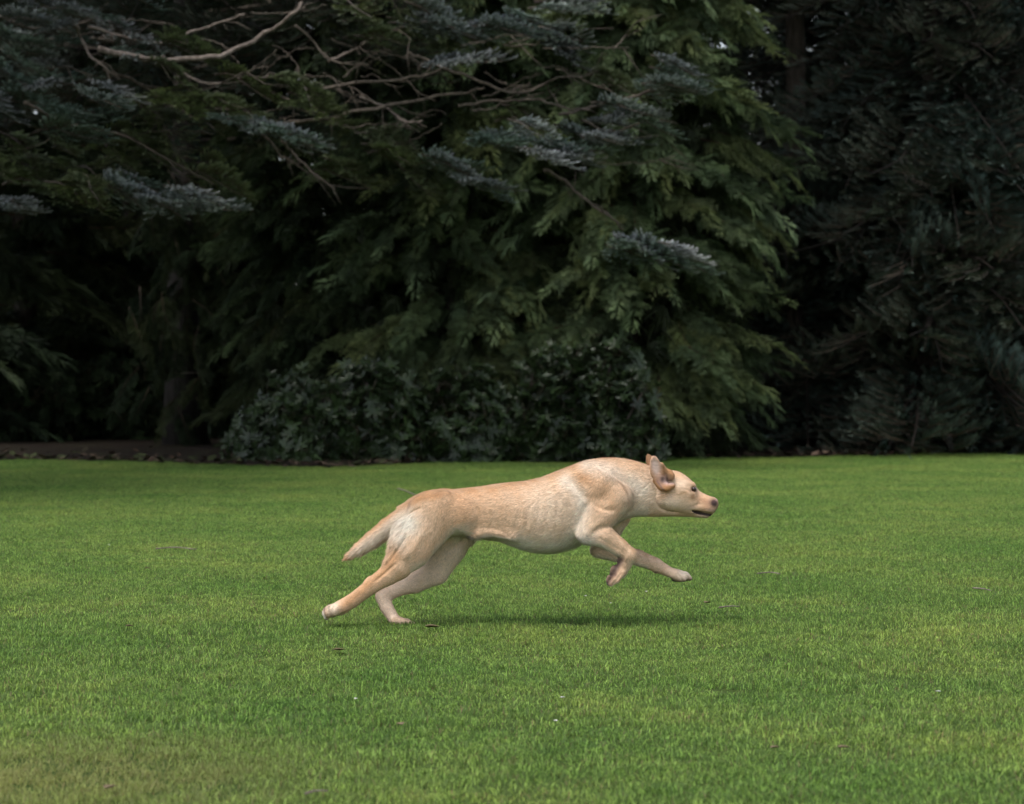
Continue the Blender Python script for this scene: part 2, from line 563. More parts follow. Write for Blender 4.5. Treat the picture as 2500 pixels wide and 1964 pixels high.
def dir_rot(d, roll=0.0):
    """euler that turns +X to direction d keeping +Z upward"""
    d = Vector(d).normalized()
    z = Vector((0, 0, 1))
    y = z.cross(d)
    if y.length < 1e-3: y = Vector((0, 1, 0))
    y.normalize()
    z = d.cross(y)
    m = Matrix((d, y, z)).transposed().to_4x4() @ Matrix.Rotation(roll, 4, 'X')
    return m.to_euler()


def to_px(p):
    v = np.asarray(p, float) - np.array([0, -CAM_D, CAM_H])
    depth = v[1] * CP - v[2] * SP
    up = v[1] * SP + v[2] * CP
    return 1250 + FPX * v[0] / depth, 982 - FPX * up / depth


def put(name, me, parent, loc, d, sc, roll=0.0):
    o = link(name, me, parent)
    o.location = Vector(loc) - parent.location
    o.rotation_euler = dir_rot(d, roll)
    o.scale = (sc, sc, sc)
    return o


def trunk_obj(root, h, r0, r1, mat=None, lean=(0, 0)):
    n = 14
    z = np.linspace(-0.05, h, n)
    P = np.stack([lean[0] * z / h + 0.03 * np.sin(z * 1.3 + root.location.x), lean[1] * z / h + 0.03 * np.cos(z * 1.1), z], 1)
    rad = r0 + (r1 - r0) * np.linspace(0, 1, n)
    rad[0] *= 1.5; rad[1] *= 1.05
    v, f = tube_arrays(P, rad, 12)
    return link('trunk', np_mesh('trunk', v, f, mat or bark), root)


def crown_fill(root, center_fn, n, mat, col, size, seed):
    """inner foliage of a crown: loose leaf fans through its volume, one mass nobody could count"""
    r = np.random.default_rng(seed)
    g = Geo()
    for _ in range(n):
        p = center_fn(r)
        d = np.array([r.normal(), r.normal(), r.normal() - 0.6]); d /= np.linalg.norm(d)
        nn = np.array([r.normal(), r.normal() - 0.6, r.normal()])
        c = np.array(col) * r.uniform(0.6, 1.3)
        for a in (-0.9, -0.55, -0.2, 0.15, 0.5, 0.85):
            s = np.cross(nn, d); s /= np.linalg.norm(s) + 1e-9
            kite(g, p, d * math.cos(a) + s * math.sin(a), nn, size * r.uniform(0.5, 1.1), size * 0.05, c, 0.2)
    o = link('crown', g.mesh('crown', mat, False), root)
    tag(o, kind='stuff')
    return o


# ------------------------------------------------------------------ cedars
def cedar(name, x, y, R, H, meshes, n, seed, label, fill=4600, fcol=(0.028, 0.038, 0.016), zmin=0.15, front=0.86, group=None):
    r = np.random.default_rng(seed)
    root = empty(name, (x, y, 0))
    trunk_obj(root, H, 0.20, 0.03)

    def rad(z):
        t = z / H
        return R * (0.86 + 0.22 * math.sin(min(1, t * 3.2) * 1.57)) * max(0.05, (1 - t ** 1.8))
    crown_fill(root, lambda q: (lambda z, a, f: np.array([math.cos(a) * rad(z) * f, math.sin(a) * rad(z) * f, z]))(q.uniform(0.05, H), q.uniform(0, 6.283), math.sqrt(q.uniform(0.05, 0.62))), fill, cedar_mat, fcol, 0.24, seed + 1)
    for i in range(n):
        low = r.random() < 0.84
        z = r.uniform(zmin, min(H * 0.72, 4.9)) if low else r.uniform(4.9, H * 0.97)
        a = -math.pi / 2 + r.normal(0, 0.85) if r.random() < front else r.uniform(0, 6.283)
        R0 = rad(z) * r.uniform(0.86, 1.06)
        sc = r.uniform(0.65, 1.05) * (1 if low else 1.5)
        o = np.array([math.cos(a), math.sin(a), 0])
        base = np.array([x, y, z + 0.25 * sc]) + o * max(0.05, R0 - 0.78 * sc)
        d = o + np.array([r.normal(0, 0.22), r.normal(0, 0.22), r.uniform(-0.55, 0.02)])
        put('bough', meshes[r.integers(len(meshes))], root, base, d, sc, r.normal(0, 0.4))
    tag(root, label, 'tree', group)
    return root


def xw(px, Y): return at(px, 900, Y)[0]


cedar('cedar_tree', xw(1560, 14.6), 14.6, 1.28, 9.5, CEDAR, 290, 301, 'broad olive green cedar with feathery sprays and a clear edge against the dark spruces', group='cedars behind the rhododendrons')
cedar('cedar_tree', xw(1130, 15.0), 15.0, 1.30, 10.0, CEDAR + CEDAR_SHADE[:1], 285, 302, 'olive green cedar with drooping sprays rising behind the lower, wider rhododendron', group='cedars behind the rhododendrons')
cedar('cedar_tree', xw(830, 16.2), 16.2, 1.15, 10.0, CEDAR_SHADE + CEDAR[3:4], 240, 303, 'dark shaded cedar next to the black hollow in the trees', group='cedars behind the rhododendrons')
cedar('cedar_tree', xw(1340, 16.6), 16.6, 1.5, 11.0, CEDAR_SHADE + CEDAR[3:4], 150, 304, 'dim cedar crown seen between the two olive green cedars', group='cedars behind the rhododendrons')

# ------------------------------------------------------------------ rhododendrons
def rhodo_sprig(seed, mat, whorls=11, tone=1.0):
    r = np.random.default_rng(seed)
    g = Geo()
    for w in range(whorls):
        c = np.array([r.uniform(-0.04, 0.18), r.uniform(-0.17, 0.17), r.uniform(-0.15, 0.15)]) if w else np.array([0.16, 0, 0])
        ax = np.array([1, r.normal(0, 0.3), r.normal(0.35, 0.3)]); ax /= np.linalg.norm(ax)
        s1 = np.cross(ax, [0, 0, 1]); s1 /= np.linalg.norm(s1); s2 = np.cross(ax, s1)
        v, f = tube_arrays(np.stack([c - ax * 0.16, c - ax * 0.08, c]), [0.004, 0.0035, 0.003], 3)
        g.add(v, f, np.array([0.05, 0.04, 0.025]))
        nl = r.integers(7, 11)
        col = np.array([0.022, 0.038, 0.014]) * r.uniform(0.5, 1.5) * tone
        for i in range(nl):
            a = i * 6.283 / nl + r.normal(0, 0.2)
            out = s1 * math.cos(a) + s2 * math.sin(a)
            d = out + ax * r.uniform(0.0, 0.55) + np.array([0, 0, -0.15]); d /= np.linalg.norm(d)
            n = ax - d * (ax @ d); n /= np.linalg.norm(n)
            s = np.cross(n, d)
            L = r.uniform(0.040, 0.085); wd = L * 0.18
            dr = np.array([0, 0, -1.0])
            P = [c, c + d * L * 0.3 + s * wd * 0.85, c + d * L * 0.3 - n * 0.004, c + d * L * 0.3 - s * wd * 0.85,
                 c + d * L * 0.68 + s * wd * 0.8 + dr * L * 0.06, c + d * L * 0.68 - n * 0.004 + dr * L * 0.06, c + d * L * 0.68 - s * wd * 0.8 + dr * L * 0.06, c + d * L + dr * L * 0.18]
            g.add(P, [(0, 1, 2), (0, 2, 3), (1, 4, 5), (1, 5, 2), (2, 5, 6), (2, 6, 3), (4, 7, 5), (5, 7, 6)], col * r.uniform(0.75, 1.25))
    return g.mesh('leafy_sprig', mat, True)


RHODO = [rhodo_sprig(400 + i, rhodo_mat) for i in range(5)]
SPRIG_SHADE = [rhodo_sprig(410 + i, shade_mat, 7, 0.55) for i in range(3)]  # tone lowered: the hollow's shade is painted into these leaves


def rhododendron(lobes, seed, label, n=290, y_off=0.0):
    """lobes: (px left, px right, py top, depth)"""
    r = np.random.default_rng(seed)
    cx = np.mean([xw((l[0] + l[1]) / 2, l[3]) for l in lobes]); cy = lobes[0][3]
    root = empty('rhododendron_bush', (cx, cy, 0))
    L = []
    for (a, b2, top, Y) in lobes:
        x0, x1 = xw(a, Y), xw(b2, Y)
        L.append(((x0 + x1) / 2, Y, (x1 - x0) / 2, at(0, top, Y - 0.3)[2]))
    for i in range(9):
        l = L[i % len(L)]
        e = np.array([l[0] - cx + r.uniform(-0.6, 0.6) * l[2], l[1] - cy + r.uniform(-0.3, 0.3), l[3] * 0.75])
        b0 = np.array([(l[0] - cx) * 0.6 + r.uniform(-0.2, 0.2), l[1] - cy, -0.02])
        v, f = tube_arrays(spline([b0, b0 * 0.5 + e * 0.5 + r.normal(0, 0.06, 3), e], 8), np.linspace(0.018, 0.006, 8), 6)
        link('stem', np_mesh('stem', v, f, bark), root)
    ar = np.array([l[2] * l[3] for l in L]); ar = ar / ar.sum()
    for i in range(n):
        l = L[r.choice(len(L), p=ar)]
        a = r.normal(-math.pi / 2, 0.95) if r.random() < 0.85 else r.uniform(0, 6.28)
        ph = math.asin(min(1, max(0, r.uniform(-0.02, 1.0)))) 
        o = np.array([math.cos(a) * math.cos(ph), math.sin(a) * math.cos(ph) * 0.7, math.sin(ph)])
        f = r.uniform(0.72, 1.0)
        p = np.array([l[0] + o[0] * l[2] * f, l[1] + o[1] * l[2] * f, max(0.06, o[2] * (l[3] - 0.04) * f)])
        d = o + r.normal(0, 0.3, 3) + np.array([0, -0.25, 0.25])
        put('leafy_sprig', RHODO[r.integers(len(RHODO))], root, p - d / np.linalg.norm(d) * 0.12, d, r.uniform(0.85, 1.25), r.uniform(0, 6.28))
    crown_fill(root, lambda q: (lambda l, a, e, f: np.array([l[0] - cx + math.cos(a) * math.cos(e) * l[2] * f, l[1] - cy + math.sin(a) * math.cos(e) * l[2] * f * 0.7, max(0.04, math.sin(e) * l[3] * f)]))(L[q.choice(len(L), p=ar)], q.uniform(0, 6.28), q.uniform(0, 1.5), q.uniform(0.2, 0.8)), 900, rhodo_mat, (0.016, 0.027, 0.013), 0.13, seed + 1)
    tag(root, label, 'bush', 'rhododendrons at the lawn edge')
    return root


rhododendron([(560, 900, 905, 13.1), (760, 1090, 868, 13.25), (1010, 1270, 868, 13.2)], 411, 'lower, wider glossy rhododendron bush beside the black hollow', 299)
rhododendron([(1230, 1480, 838, 13.2), (1330, 1600, 815, 13.35), (1440, 1620, 900, 13.1)], 412, 'taller glossy rhododendron bush behind the dog\'s shoulders, against the olive cedar', 299)

# ------------------------------------------------------------------ the big grey-blue fir whose boughs hang over the hollow
fx, fy = xw(452, 17.2), 17.2
fir = empty('fir_tree', (fx, fy, 0))
tag(fir, 'tall fir with silvery blue-green boughs and bare pale branches hanging over the black hollow', 'tree')
trunk_obj(fir, 13.0, 0.17, 0.05, bark_mat('shade black bark', (0.010, 0.009, 0.008), (0.032, 0.028, 0.025)))  # hollow's shade put into the bark colour
DR = np.random.default_rng(505)
for i in range(54):                              # dark drooping boughs in front of the trunk
    zz = DR.uniform(0.35, 2.8)
    p = np.array([fx + DR.normal(-0.02, 0.20), fy - DR.uniform(0.3, 0.9), zz])
    put('hanging_bough', CEDAR_SHADE[DR.integers(3)], fir, p, (DR.normal(0, 0.5), -0.5, DR.uniform(-1.3, -0.4)), DR.uniform(0.35, 0.6), DR.normal(0, 0.5))
FR = np.random.default_rng(500)


def limb(pts, r0, r1, mat, parent, name='branch', n=16):
    P = spline(pts, n)
    P = P + FR.normal(0, 0.006, P.shape)
    v, f = tube_arrays(P - np.array(parent.location), np.linspace(r0, r1, n), 7)
    return link(name, np_mesh(name, v, f, mat), parent)


# bare branches traced on the photograph (pixel polylines at a depth, radius in pixels there)
BARE = [
    ([(240, 118), (330, 138), (410, 148), (520, 138), (600, 110), (665, 72), (715, 35), (740, 5)], 11.6, 9, 4.5, 1),
    ([(215, 64), (290, 88), (365, 103), (430, 100)], 11.8, 5, 3, 1),
    ([(420, 96), (470, 78), (540, 55), (598, 37)], 11.7, 5, 2.5, 1),
    ([(185, 60), (200, 95), (222, 138), (262, 172), (270, 205)], 11.9, 5, 3, 1),
    ([(395, 132), (440, 170), (488, 200), (540, 204)], 11.6, 5, 2.5, 1),
    ([(250, 170), (330, 200), (400, 240), (470, 268), (560, 262)], 12.0, 5, 3, 0),
    ([(640, 310), (700, 300), (800, 290), (937, 261), (1065, 236), (1140, 226), (1180, 216)], 11.9, 7, 3.5, 0),
    ([(760, 228), (812, 211), (924, 199), (1032, 186), (1098, 161)], 11.8, 6, 3, 0),
    ([(1000, 130), (1048, 153), (1148, 190), (1222, 219), (1272, 226), (1322, 211), (1359, 190), (1421, 188)], 11.7, 5, 3, 0),
    ([(1120, 262), (1210, 248), (1297, 244), (1345, 252), (1380, 263)], 11.75, 4.5, 2.5, 0),
    ([(1363, 281), (1442, 263), (1520, 240), (1595, 223), (1660, 200)], 11.7, 5, 3, 0),
    ([(1420, 290), (1480, 320), (1540, 310), (1600, 285)], 11.8, 4, 2.5, 0),
    ([(1330, 415), (1375, 439), (1421, 480), (1479, 521), (1520, 560)], 11.9, 6, 3, 0),
    ([(690, 345), (715, 375), (760, 420), (822, 465)], 12.0, 5, 3, 0),
    ([(640, 330), (700, 390), (730, 400)], 12.1, 4, 2.5, 0),
    ([(800, 150), (850, 130), (900, 100), (925, 88)], 12.0, 4.5, 2.5, 1),
    ([(720, 60), (770, 110), (815, 150), (900, 160)], 11.9, 4, 2.5, 0),
    ([(880, 235), (940, 262), (985, 296), (1030, 296)], 11.8, 4.5, 2.5, 1),
    ([(1330, 205), (1350, 235), (1375, 262), (1440, 268)], 11.75, 2.5, 2, 0),
    ([(0, 40), (90, 70), (170, 60), (260, 40)], 12.3, 6, 3, 0),
    ([(60, 250), (160, 300), (300, 330), (420, 395), (520, 450)], 12.0, 5, 3, 0),
]
XR = np.random.default_rng(77)
for _ in range(46):
    u, v = XR.uniform(560, 1500), XR.uniform(70, 420)
    if XR.random() < 0.35:
        u, v = XR.uniform(0, 650), XR.uniform(20, 400)
    L, a = XR.uniform(60, 230), XR.normal(-0.05, 0.38)
    sgn = XR.choice([-1, 1])
    BARE.append(([(u, v), (u + L * 0.35, v + L * 0.35 * a + XR.normal(0, 7)), (u + L * 0.7, v + L * 0.7 * a + sgn * XR.uniform(2, 14)), (u + L, v + L * a + sgn * XR.uniform(6, 40))],
                 XR.uniform(11.6, 12.4), XR.uniform(1.5, 2.8), 1.1, 0))
for poly, Y, r0, r1, pale in BARE:
    k = (Y + CAM_D) / FPX
    pts = [at(u, v, Y + 0.12 * math.sin(i * 1.7)) for i, (u, v) in enumerate(poly)]
    o = limb(pts, r0 * k * 0.85, r1 * k * 0.8, twig_bark if pale else grey_bark, fir, 'branch', max(10, len(pts) * 4))
    # a few dead side twigs
    for _ in range(5 if r0 > 3.7 else 2):
        j = FR.integers(1, len(pts) - 1) if len(pts) > 2 else 0
        p = pts[j] + (pts[min(j + 1, len(pts) - 1)] - pts[j]) * FR.random()
        d = pts[min(j + 1, len(pts) - 1)] - pts[j]
        d = d / (np.linalg.norm(d) + 1e-9) + np.array([FR.normal(0, 0.4), FR.normal(0, 0.5), FR.normal(-0.15, 0.5)])
        L = FR.uniform(0.08, 0.25)
        v, f = tube_arrays(np.stack([p, p + d * L * 0.5 + FR.normal(0, 0.01, 3), p + d * L + FR.normal(0, 0.02, 3)]) - np.array(fir.location), [0.005, 0.004, 0.0022], 4)
        t = link('side_twig', np_mesh('side_twig', v, f, grey_bark), o)

F2 = (-5.7, 7.4)
shade_fir = empty('fir_tree', (F2[0], F2[1], 0))
tag(shade_fir, 'unseen fir added to shade the lawn, with silvery bough tips at the upper left corner', 'tree')
trunk_obj(shade_fir, 12.0, 0.2, 0.04)
for i in range(180):                              # unseen crown added to shade the lawn's far left
    a = FR.uniform(-math.pi, math.pi)
    z = 4.4 + 7.0 * FR.random() ** 1.3
    R0 = FR.uniform(0.1, 3.0) * (1 - z / 14)
    o = np.array([math.cos(a), math.sin(a), 0])
    put('bough', SPRUCE[FR.integers(3)], shade_fir, np.array([F2[0], F2[1], z]) + o * R0, o + np.array([0, 0, -0.02]), FR.uniform(1.4, 2.1) * (1 - z / 17), FR.normal(0, 0.2))
# needle-bearing boughs: (px, py of the tip cluster's middle, spread px, depth, kind, number)
CLUST = [
    (150, 30, 150, 11.9, 0, 5), (60, 110, 120, 12.2, 0, 4), (110, 205, 150, 11.4, 0, 6), (230, 275, 120, 11.4, 0, 5), (20, 180, 80, 11.6, 0, 3), (330, 80, 120, 12.0, 0, 4), (420, 110, 90, 11.9, 1, 3),
    (390, 120, 70, 11.7, 0, 2), (520, 90, 60, 11.9, 1, 2), (560, 245, 130, 11.3, 1, 5), (640, 310, 120, 11.2, 0, 5), (700, 345, 60, 11.2, 0, 2), (480, 240, 100, 11.5, 1, 4), (700, 195, 100, 11.7, 1, 4),
    (790, 240, 80, 11.7, 1, 3), (120, 400, 150, 11.4, 1, 6), (30, 385, 90, 11.5, 1, 4), (250, 430, 130, 11.3, 1, 5), (330, 455, 110, 11.2, 0, 5), (460, 480, 110, 11.1, 0, 5), (530, 490, 50, 11.1, 0, 2),
    (60, 495, 80, 11.1, 0, 4), (200, 470, 80, 11.4, 1, 3), (400, 330, 120, 12.0, 1, 4), (300, 360, 110, 12.1, 1, 3), (600, 400, 90, 12.2, 1, 2),
    (1100, 70, 90, 11.5, 0, 4), (1160, 120, 70, 11.6, 0, 2), (1270, 60, 80, 11.5, 0, 3), (1370, 85, 70, 11.5, 0, 3), (1430, 12, 70, 11.5, 0, 3), (1030, 30, 100, 11.8, 1, 3), (980, 90, 90, 11.9, 1, 3), (880, 40, 90, 12.0, 1, 3),
    (1290, 345, 90, 11.3, 0, 5), (1380, 375, 90, 11.3, 0, 4), (1440, 350, 60, 11.4, 0, 3), (1150, 405, 80, 11.6, 0, 3), (1190, 445, 70, 11.6, 0, 3), (1000, 370, 110, 11.8, 1, 4), (930, 330, 100, 11.9, 1, 3),
    (1660, 205, 70, 11.3, 0, 4), (1705, 195, 40, 11.2, 0, 2), (1545, 275, 60, 11.4, 0, 3), (1620, 285, 60, 11.4, 0, 2), (1510, 340, 40, 11.4, 0, 2), (1480, 180, 70, 11.7, 1, 2),
    (1620, 612, 60, 11.2, 0, 4), (1680, 630, 45, 11.2, 0, 3), (1330, 290, 60, 11.8, 1, 2), (880, 420, 60, 12.2, 1, 2),
]
for (u, v, sp, Y, kind, cnt) in CLUST:
    for i in range(cnt):
        uu, vv = u + FR.normal(0, sp * 0.42), v + FR.normal(0, sp * 0.20)
        sc = FR.uniform(0.34, 0.58)
        yy = Y + FR.normal(0, 0.25)
        c = at(uu, vv, yy)
        d = np.array([FR.uniform(0.35, 1.0), FR.uniform(-0.9, 0.1), FR.uniform(-0.35, 0.1)])
        d /= np.linalg.norm(d)
        base = c - d * sc * 0.75
        ms = FIR if kind == 0 else FIR_G
        put('bough', ms[FR.integers(len(ms))], shade_fir if u < 190 else fir, base, d, sc, FR.normal(0, 0.25))
# longer boughs overhead and further back, the thick roof over the hollow
for i in range(90):
    yy = FR.uniform(11.6, 18.5)
    xx = FR.uniform(xw(-350, 11.5), xw(900, 16))
    zz = FR.uniform(4.3, 7.5) if yy < 13.6 else FR.uniform(2.9 + 0.1 * (yy - 13.6), 6.5)
    o = np.array([xx - fx, yy - fy, 0]); o /= np.linalg.norm(o) + 1e-6
    put('bough', SPRUCE[FR.integers(3)], fir, (xx, yy, zz), o + np.array([0, 0, -0.05]), FR.uniform(0.8, 1.3), FR.normal(0, 0.2))
for i in range(26):
    a = -math.pi + i * 6.283 / 26 + FR.normal(0, 0.15)
    z = FR.uniform(3.0, 6.0)
    o = np.array([math.cos(a), math.sin(a), 0])
    b0 = np.array([fx, fy, z])
    R0 = FR.uniform(2.2, 3.6)
    limb([b0, b0 + o * R0 * 0.5 + np.array([0, 0, 0.08]), b0 + o * R0 + np.array([0, 0, -0.35])], 0.03, 0.010, grey_bark, fir, 'limb', 10)


# ------------------------------------------------------------------ spruces
def spruce(px, Y, H, R, n, seed, label, zmin=0.4, group='dark spruces', meshes=None, front=0.6, r0=0.14, name='spruce_tree', x=None, bare=None, tmat=None):
    r = np.random.default_rng(seed)
    x = xw(px, Y) if x is None else x
    root = empty(name, (x, Y, 0))
    trunk_obj(root, H, r0, 0.02, tmat)
    ms = meshes or SPRUCE
    z = zmin
    for i in range(n):
        z = zmin + (H - zmin) * ((i + r.random()) / n) ** 1.25
        t = z / H
        L = R * (1 - t) ** 0.75 + 0.25
        sc = L / 1.5 * r.uniform(0.8, 1.15)
        a = r.uniform(0, 6.283) if r.random() > front else -math.pi / 2 + r.normal(0, 1.0)
        o = np.array([math.cos(a), math.sin(a), r.uniform(-0.30, 0.16)])
        if bare and bare[0] < z < bare[1] and abs((a + math.pi / 2 + math.pi) % (2 * math.pi) - math.pi) < 1.25:
            continue
        tip = np.array([x, Y, z]) + o * 1.5 * sc + np.array([0, 0, -0.55 * sc])
        u, v = to_px(tip)
        if 2270 < u < 2480 and v > 960:                # the open view under the boughs
            continue
        put('bough', ms[r.integers(len(ms))], root, np.array([x, Y, z]), o, sc, r.normal(0, 0.5))
    tag(root, label, 'tree', group)
    return root


spruce(1935, 17.2, 12, 2.0, 150, 601, 'dark spruce with a bare grey trunk showing right beside the olive cedar', 0.25, bare=(2.7, 4.6), tmat=grey_bark)
spruce(2270, 15.8, 11, 1.9, 160, 602, 'dark spruce with low sweeping boughs, nearest of the spruces', 0.25)
spruce(2560, 17.0, 12, 2.2, 150, 603, 'dark spruce with bluish tips at the picture\'s far right edge', 1.15)
spruce(2110, 20.0, 13, 2.6, 150, 604, 'shadowy spruce standing back between the two nearer spruces', 1.1)
spruce(2420, 23.0, 13, 2.6, 140, 605, 'distant spruce behind the gap where sunny grass shows', 1.9)
spruce(2300, 26.0, 14, 3.0, 150, 607, 'faint spruce farthest back among the dark spruces', 1.6)
spruce(1800, 21.0, 14, 2.6, 140, 606, 'shadowy spruce standing back behind the olive cedar\'s edge', 0.4)
# left side: trees that close the hollow, shade put into their leaf colour
for i, (px, Y, H, R, nb, lab, zm) in enumerate([
        (60, 20.5, 12, 2.4, 140, 'shaded conifer at the picture\'s left edge deep in the hollow', 0.2),
        (330, 21.5, 12, 2.3, 140, 'shaded conifer behind the fir\'s trunk in the hollow', 0.2),
        (640, 20.5, 13, 2.4, 140, 'shaded conifer behind the black hollow\'s darkest gap', 0.2),
        (-260, 18.5, 12, 2.4, 100, 'shaded conifer just outside the picture on the left', 0.3),
        (1000, 20.5, 13, 2.5, 70, 'shaded conifer behind the cedars', 0.4),
        (1400, 20.5, 13, 2.5, 70, 'shaded conifer behind the broad olive cedar', 0.4),
        (190, 24.5, 14, 2.9, 110, 'shaded conifer farthest back in the hollow', 0.4),
        (500, 25.0, 14, 2.9, 110, 'shaded conifer far back behind the fir\'s trunk', 0.4),
        (-120, 25.0, 14, 2.9, 90, 'shaded conifer far back at the picture\'s left edge', 0.4),
        (60, 28.5, 15, 4.2, 150, 'large shaded conifer closing the hollow behind all others', 0.4),
        (420, 29.5, 15, 4.2, 150, 'large shaded conifer behind the fir\'s crown', 0.4)]):
    spruce(px, Y, H, R, nb, 620 + i, lab, zm, 'shaded conifers behind the hollow', meshes=CEDAR_SHADE, name='shade_toned_conifer')

# undergrowth in the hollow, its leaves coloured as if in shade
for i, (a, b2, top, Y, lab) in enumerate([(-80, 170, 930, 18.6, 'dark shrub at the picture\'s left edge under the fir'), (150, 410, 900, 19.2, 'shade-toned shrub under the fir, beside its trunk')]):
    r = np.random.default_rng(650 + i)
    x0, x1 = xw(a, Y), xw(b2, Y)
    root = empty('shade_toned_shrub', ((x0 + x1) / 2, Y, 0))
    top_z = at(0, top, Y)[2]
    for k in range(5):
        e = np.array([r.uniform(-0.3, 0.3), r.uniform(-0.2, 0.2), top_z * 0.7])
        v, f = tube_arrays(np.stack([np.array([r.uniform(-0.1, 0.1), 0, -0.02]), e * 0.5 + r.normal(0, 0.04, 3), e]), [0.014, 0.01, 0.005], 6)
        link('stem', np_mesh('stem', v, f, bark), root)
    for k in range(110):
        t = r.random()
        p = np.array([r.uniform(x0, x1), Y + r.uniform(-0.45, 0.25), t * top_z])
        put('leafy_sprig', SPRIG_SHADE[r.integers(3)], root, p, r.normal(0, 0.5, 3) + np.array([0, -0.8, 0.2]), r.uniform(0.9, 1.4), r.uniform(0, 6.28))
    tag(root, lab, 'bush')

# young tree beyond the gap on the right
yx, yy = gnd(2386, 1040)
yt = empty('young_tree', (yx, yy, 0))
trunk_obj(yt, 4.0, 0.045, 0.015)
for i in range(40):
    a = FR.uniform(0, 6.28); z = FR.uniform(1.0, 4.0)
    put('bough', SPRUCE[FR.integers(3)], yt, (yx, yy, z), (math.cos(a), math.sin(a), -0.05), FR.uniform(0.4, 0.8), 0)
tag(yt, 'slim young conifer standing on the far grass beyond the spruces', 'tree')
# far row of trees closing the view beyond the gap
for i in range(9):
    X = -14 + i * 4.2 + FR.uniform(-0.8, 0.8)
    spruce(0, 46 + FR.uniform(-3, 3), 9 + FR.uniform(0, 3), 3.5, 50, 700 + i, 'tree of the far row across the grass beyond the spruces', 0.2, 'far row of trees', name='far_conifer', x=X, meshes=CEDAR_SHADE + SPRUCE[:1], front=0.75)

# ------------------------------------------------------------------ small things on the lawn
leaf_m, nt, b = mat_new('dead leaf', 0.8, 0.2)
nt.links.new(ramp(nt, noise(nt, 60, 3), [(0.3, (0.09, 0.065, 0.035)), (0.7, (0.20, 0.155, 0.095))]), b.inputs['Base Color'])
white_m, nt, b = mat_new('petal', 0.7, 0.2)
b.inputs['Base Color'].default_value = (0.62, 0.60, 0.58, 1)
stick_m = twig_bark


def dead_leaf(px, py, L, label, mat=leaf_m, name='fallen_leaf', cat='leaf', group='fallen leaves on the lawn', rz=0.0):
    x, y = gnd(px, py)
    g = Geo()
    n = 7
    for i in range(n):
        pass
    t = np.linspace(0, 1, n)
    L = L * 0.7
    w = 0.30 * L * np.sin(np.pi * t ** 0.8) + 0.001
    curl = 0.25 * L * (t - 0.5) ** 2
    V, F = [], []
    for i in range(n):
        for k, s in enumerate((-1, 0, 1)):
            V.append((t[i] * L - L / 2, s * w[i], 0.016 + curl[i] + abs(s) * w[i] * 0.5))
    for i in range(n - 1):
        for k in range(2):
            F.append((i * 3 + k, (i + 1) * 3 + k, (i + 1) * 3 + k + 1, i * 3 + k + 1))
    o = link(name, np_mesh(name, V, F, mat))
    o.location = (x, y, 0)
    o.rotation_euler = (0, 0, rz)
    tag(o, label, cat, group)


for (px, py, L, rz, lab) in [
        (1056, 1545, 0.070, 0.1, 'brown dead leaf on the grass just ahead of the planted hind paw'),
        (828, 1602, 0.050, 0.3, 'brown dead leaf on the grass below the trailing hind paw'),
        (1728, 1484, 0.050, 0.8, 'brown dead leaf on the grass below the dog\'s nose'),
        (975, 1787, 0.045, 2.0, 'small dead leaf halfway between the dog and the picture\'s bottom edge'),
        (316, 1542, 0.035, 0.4, 'small reddish dead leaf on the grass left of the dog'),
        (360, 1398, 0.035, 0.2, 'small dead leaf on the darker grass behind the dog'),
        (270, 1945, 0.050, 1.0, 'dead leaf on the dry yellow corner of the lawn'),
        (1893, 1845, 0.035, 0.5, 'small dead leaf on the grass nearest the bottom edge, ahead of the dog'),
        (2060, 1845, 0.040, 0.2, 'brown dead leaf near the bottom edge, farther ahead of the dog')]:
    dead_leaf(px, py, L, lab, rz=rz)
for (px, py, lab) in [(1428, 1467, 'white petal on the grass below the folded front paw'), (1492, 1485, 'white petal on the grass a little ahead of the folded front paw'),
                      (1577, 1456, 'white petal on the grass below the reaching front paw'), (870, 1723, 'white petal on the grass below the tail, nearer the camera'),
                      (1374, 1720, 'white petal on the grass under the dog, nearer the camera'), (1355, 1778, 'tiny white petal on the grass, lower of the two under the dog'),
                      (266, 1340, 'white petal on the grass far left behind the dog'), (2290, 1705, 'white petal on the grass at the right, nearer the camera')]:
    dead_leaf(px, py, 0.018, lab, white_m, 'petal', 'petal', 'white petals on the lawn', rz=FR.uniform(0, 3))


def stick(pts, r, label):
    P = []
    for (px, py, h) in pts:
        x, y = gnd(px, py)
        P.append((x, y, h))
    P = spline(P, 10)
    c = P[0].copy(); c[2] = 0
    v, f = tube_arrays(P - c, np.linspace(r * 0.65, r * 0.4, 10), 6)
    o = link('fallen_twig', np_mesh('fallen_twig', v, f, stick_m))
    o.location = c
    tag(o, label, 'twig', 'fallen twigs on the lawn')


stick([(970, 1200, 0.018), (990, 1207, 0.022), (1012, 1215, 0.018), (1040, 1222, 0.018)], 0.006, 'thin dark twig on the grass just above the dog\'s tail root')
stick([(1848, 1412, 0.018), (1880, 1411, 0.021), (1905, 1413, 0.018)], 0.004, 'pale thin twig on the grass ahead of the dog\'s front paws')
stick([(2375, 1448, 0.018), (2400, 1452, 0.021), (2420, 1455, 0.018)], 0.004, 'pale thin twig on the grass at the picture\'s right side')
stick([(1755, 1497, 0.018), (1780, 1496, 0.021), (1805, 1494, 0.018)], 0.004, 'thin twig beside the dead leaf below the dog\'s nose')
stick([(380, 1350, 0.018), (430, 1349, 0.022), (480, 1352, 0.018)], 0.0045, 'pale thin twig on the grass behind the dog\'s tail')
stick([(745, 1962, 0.018), (770, 1959, 0.021), (800, 1955, 0.018)], 0.004, 'pale thin twig on the grass at the bottom edge')
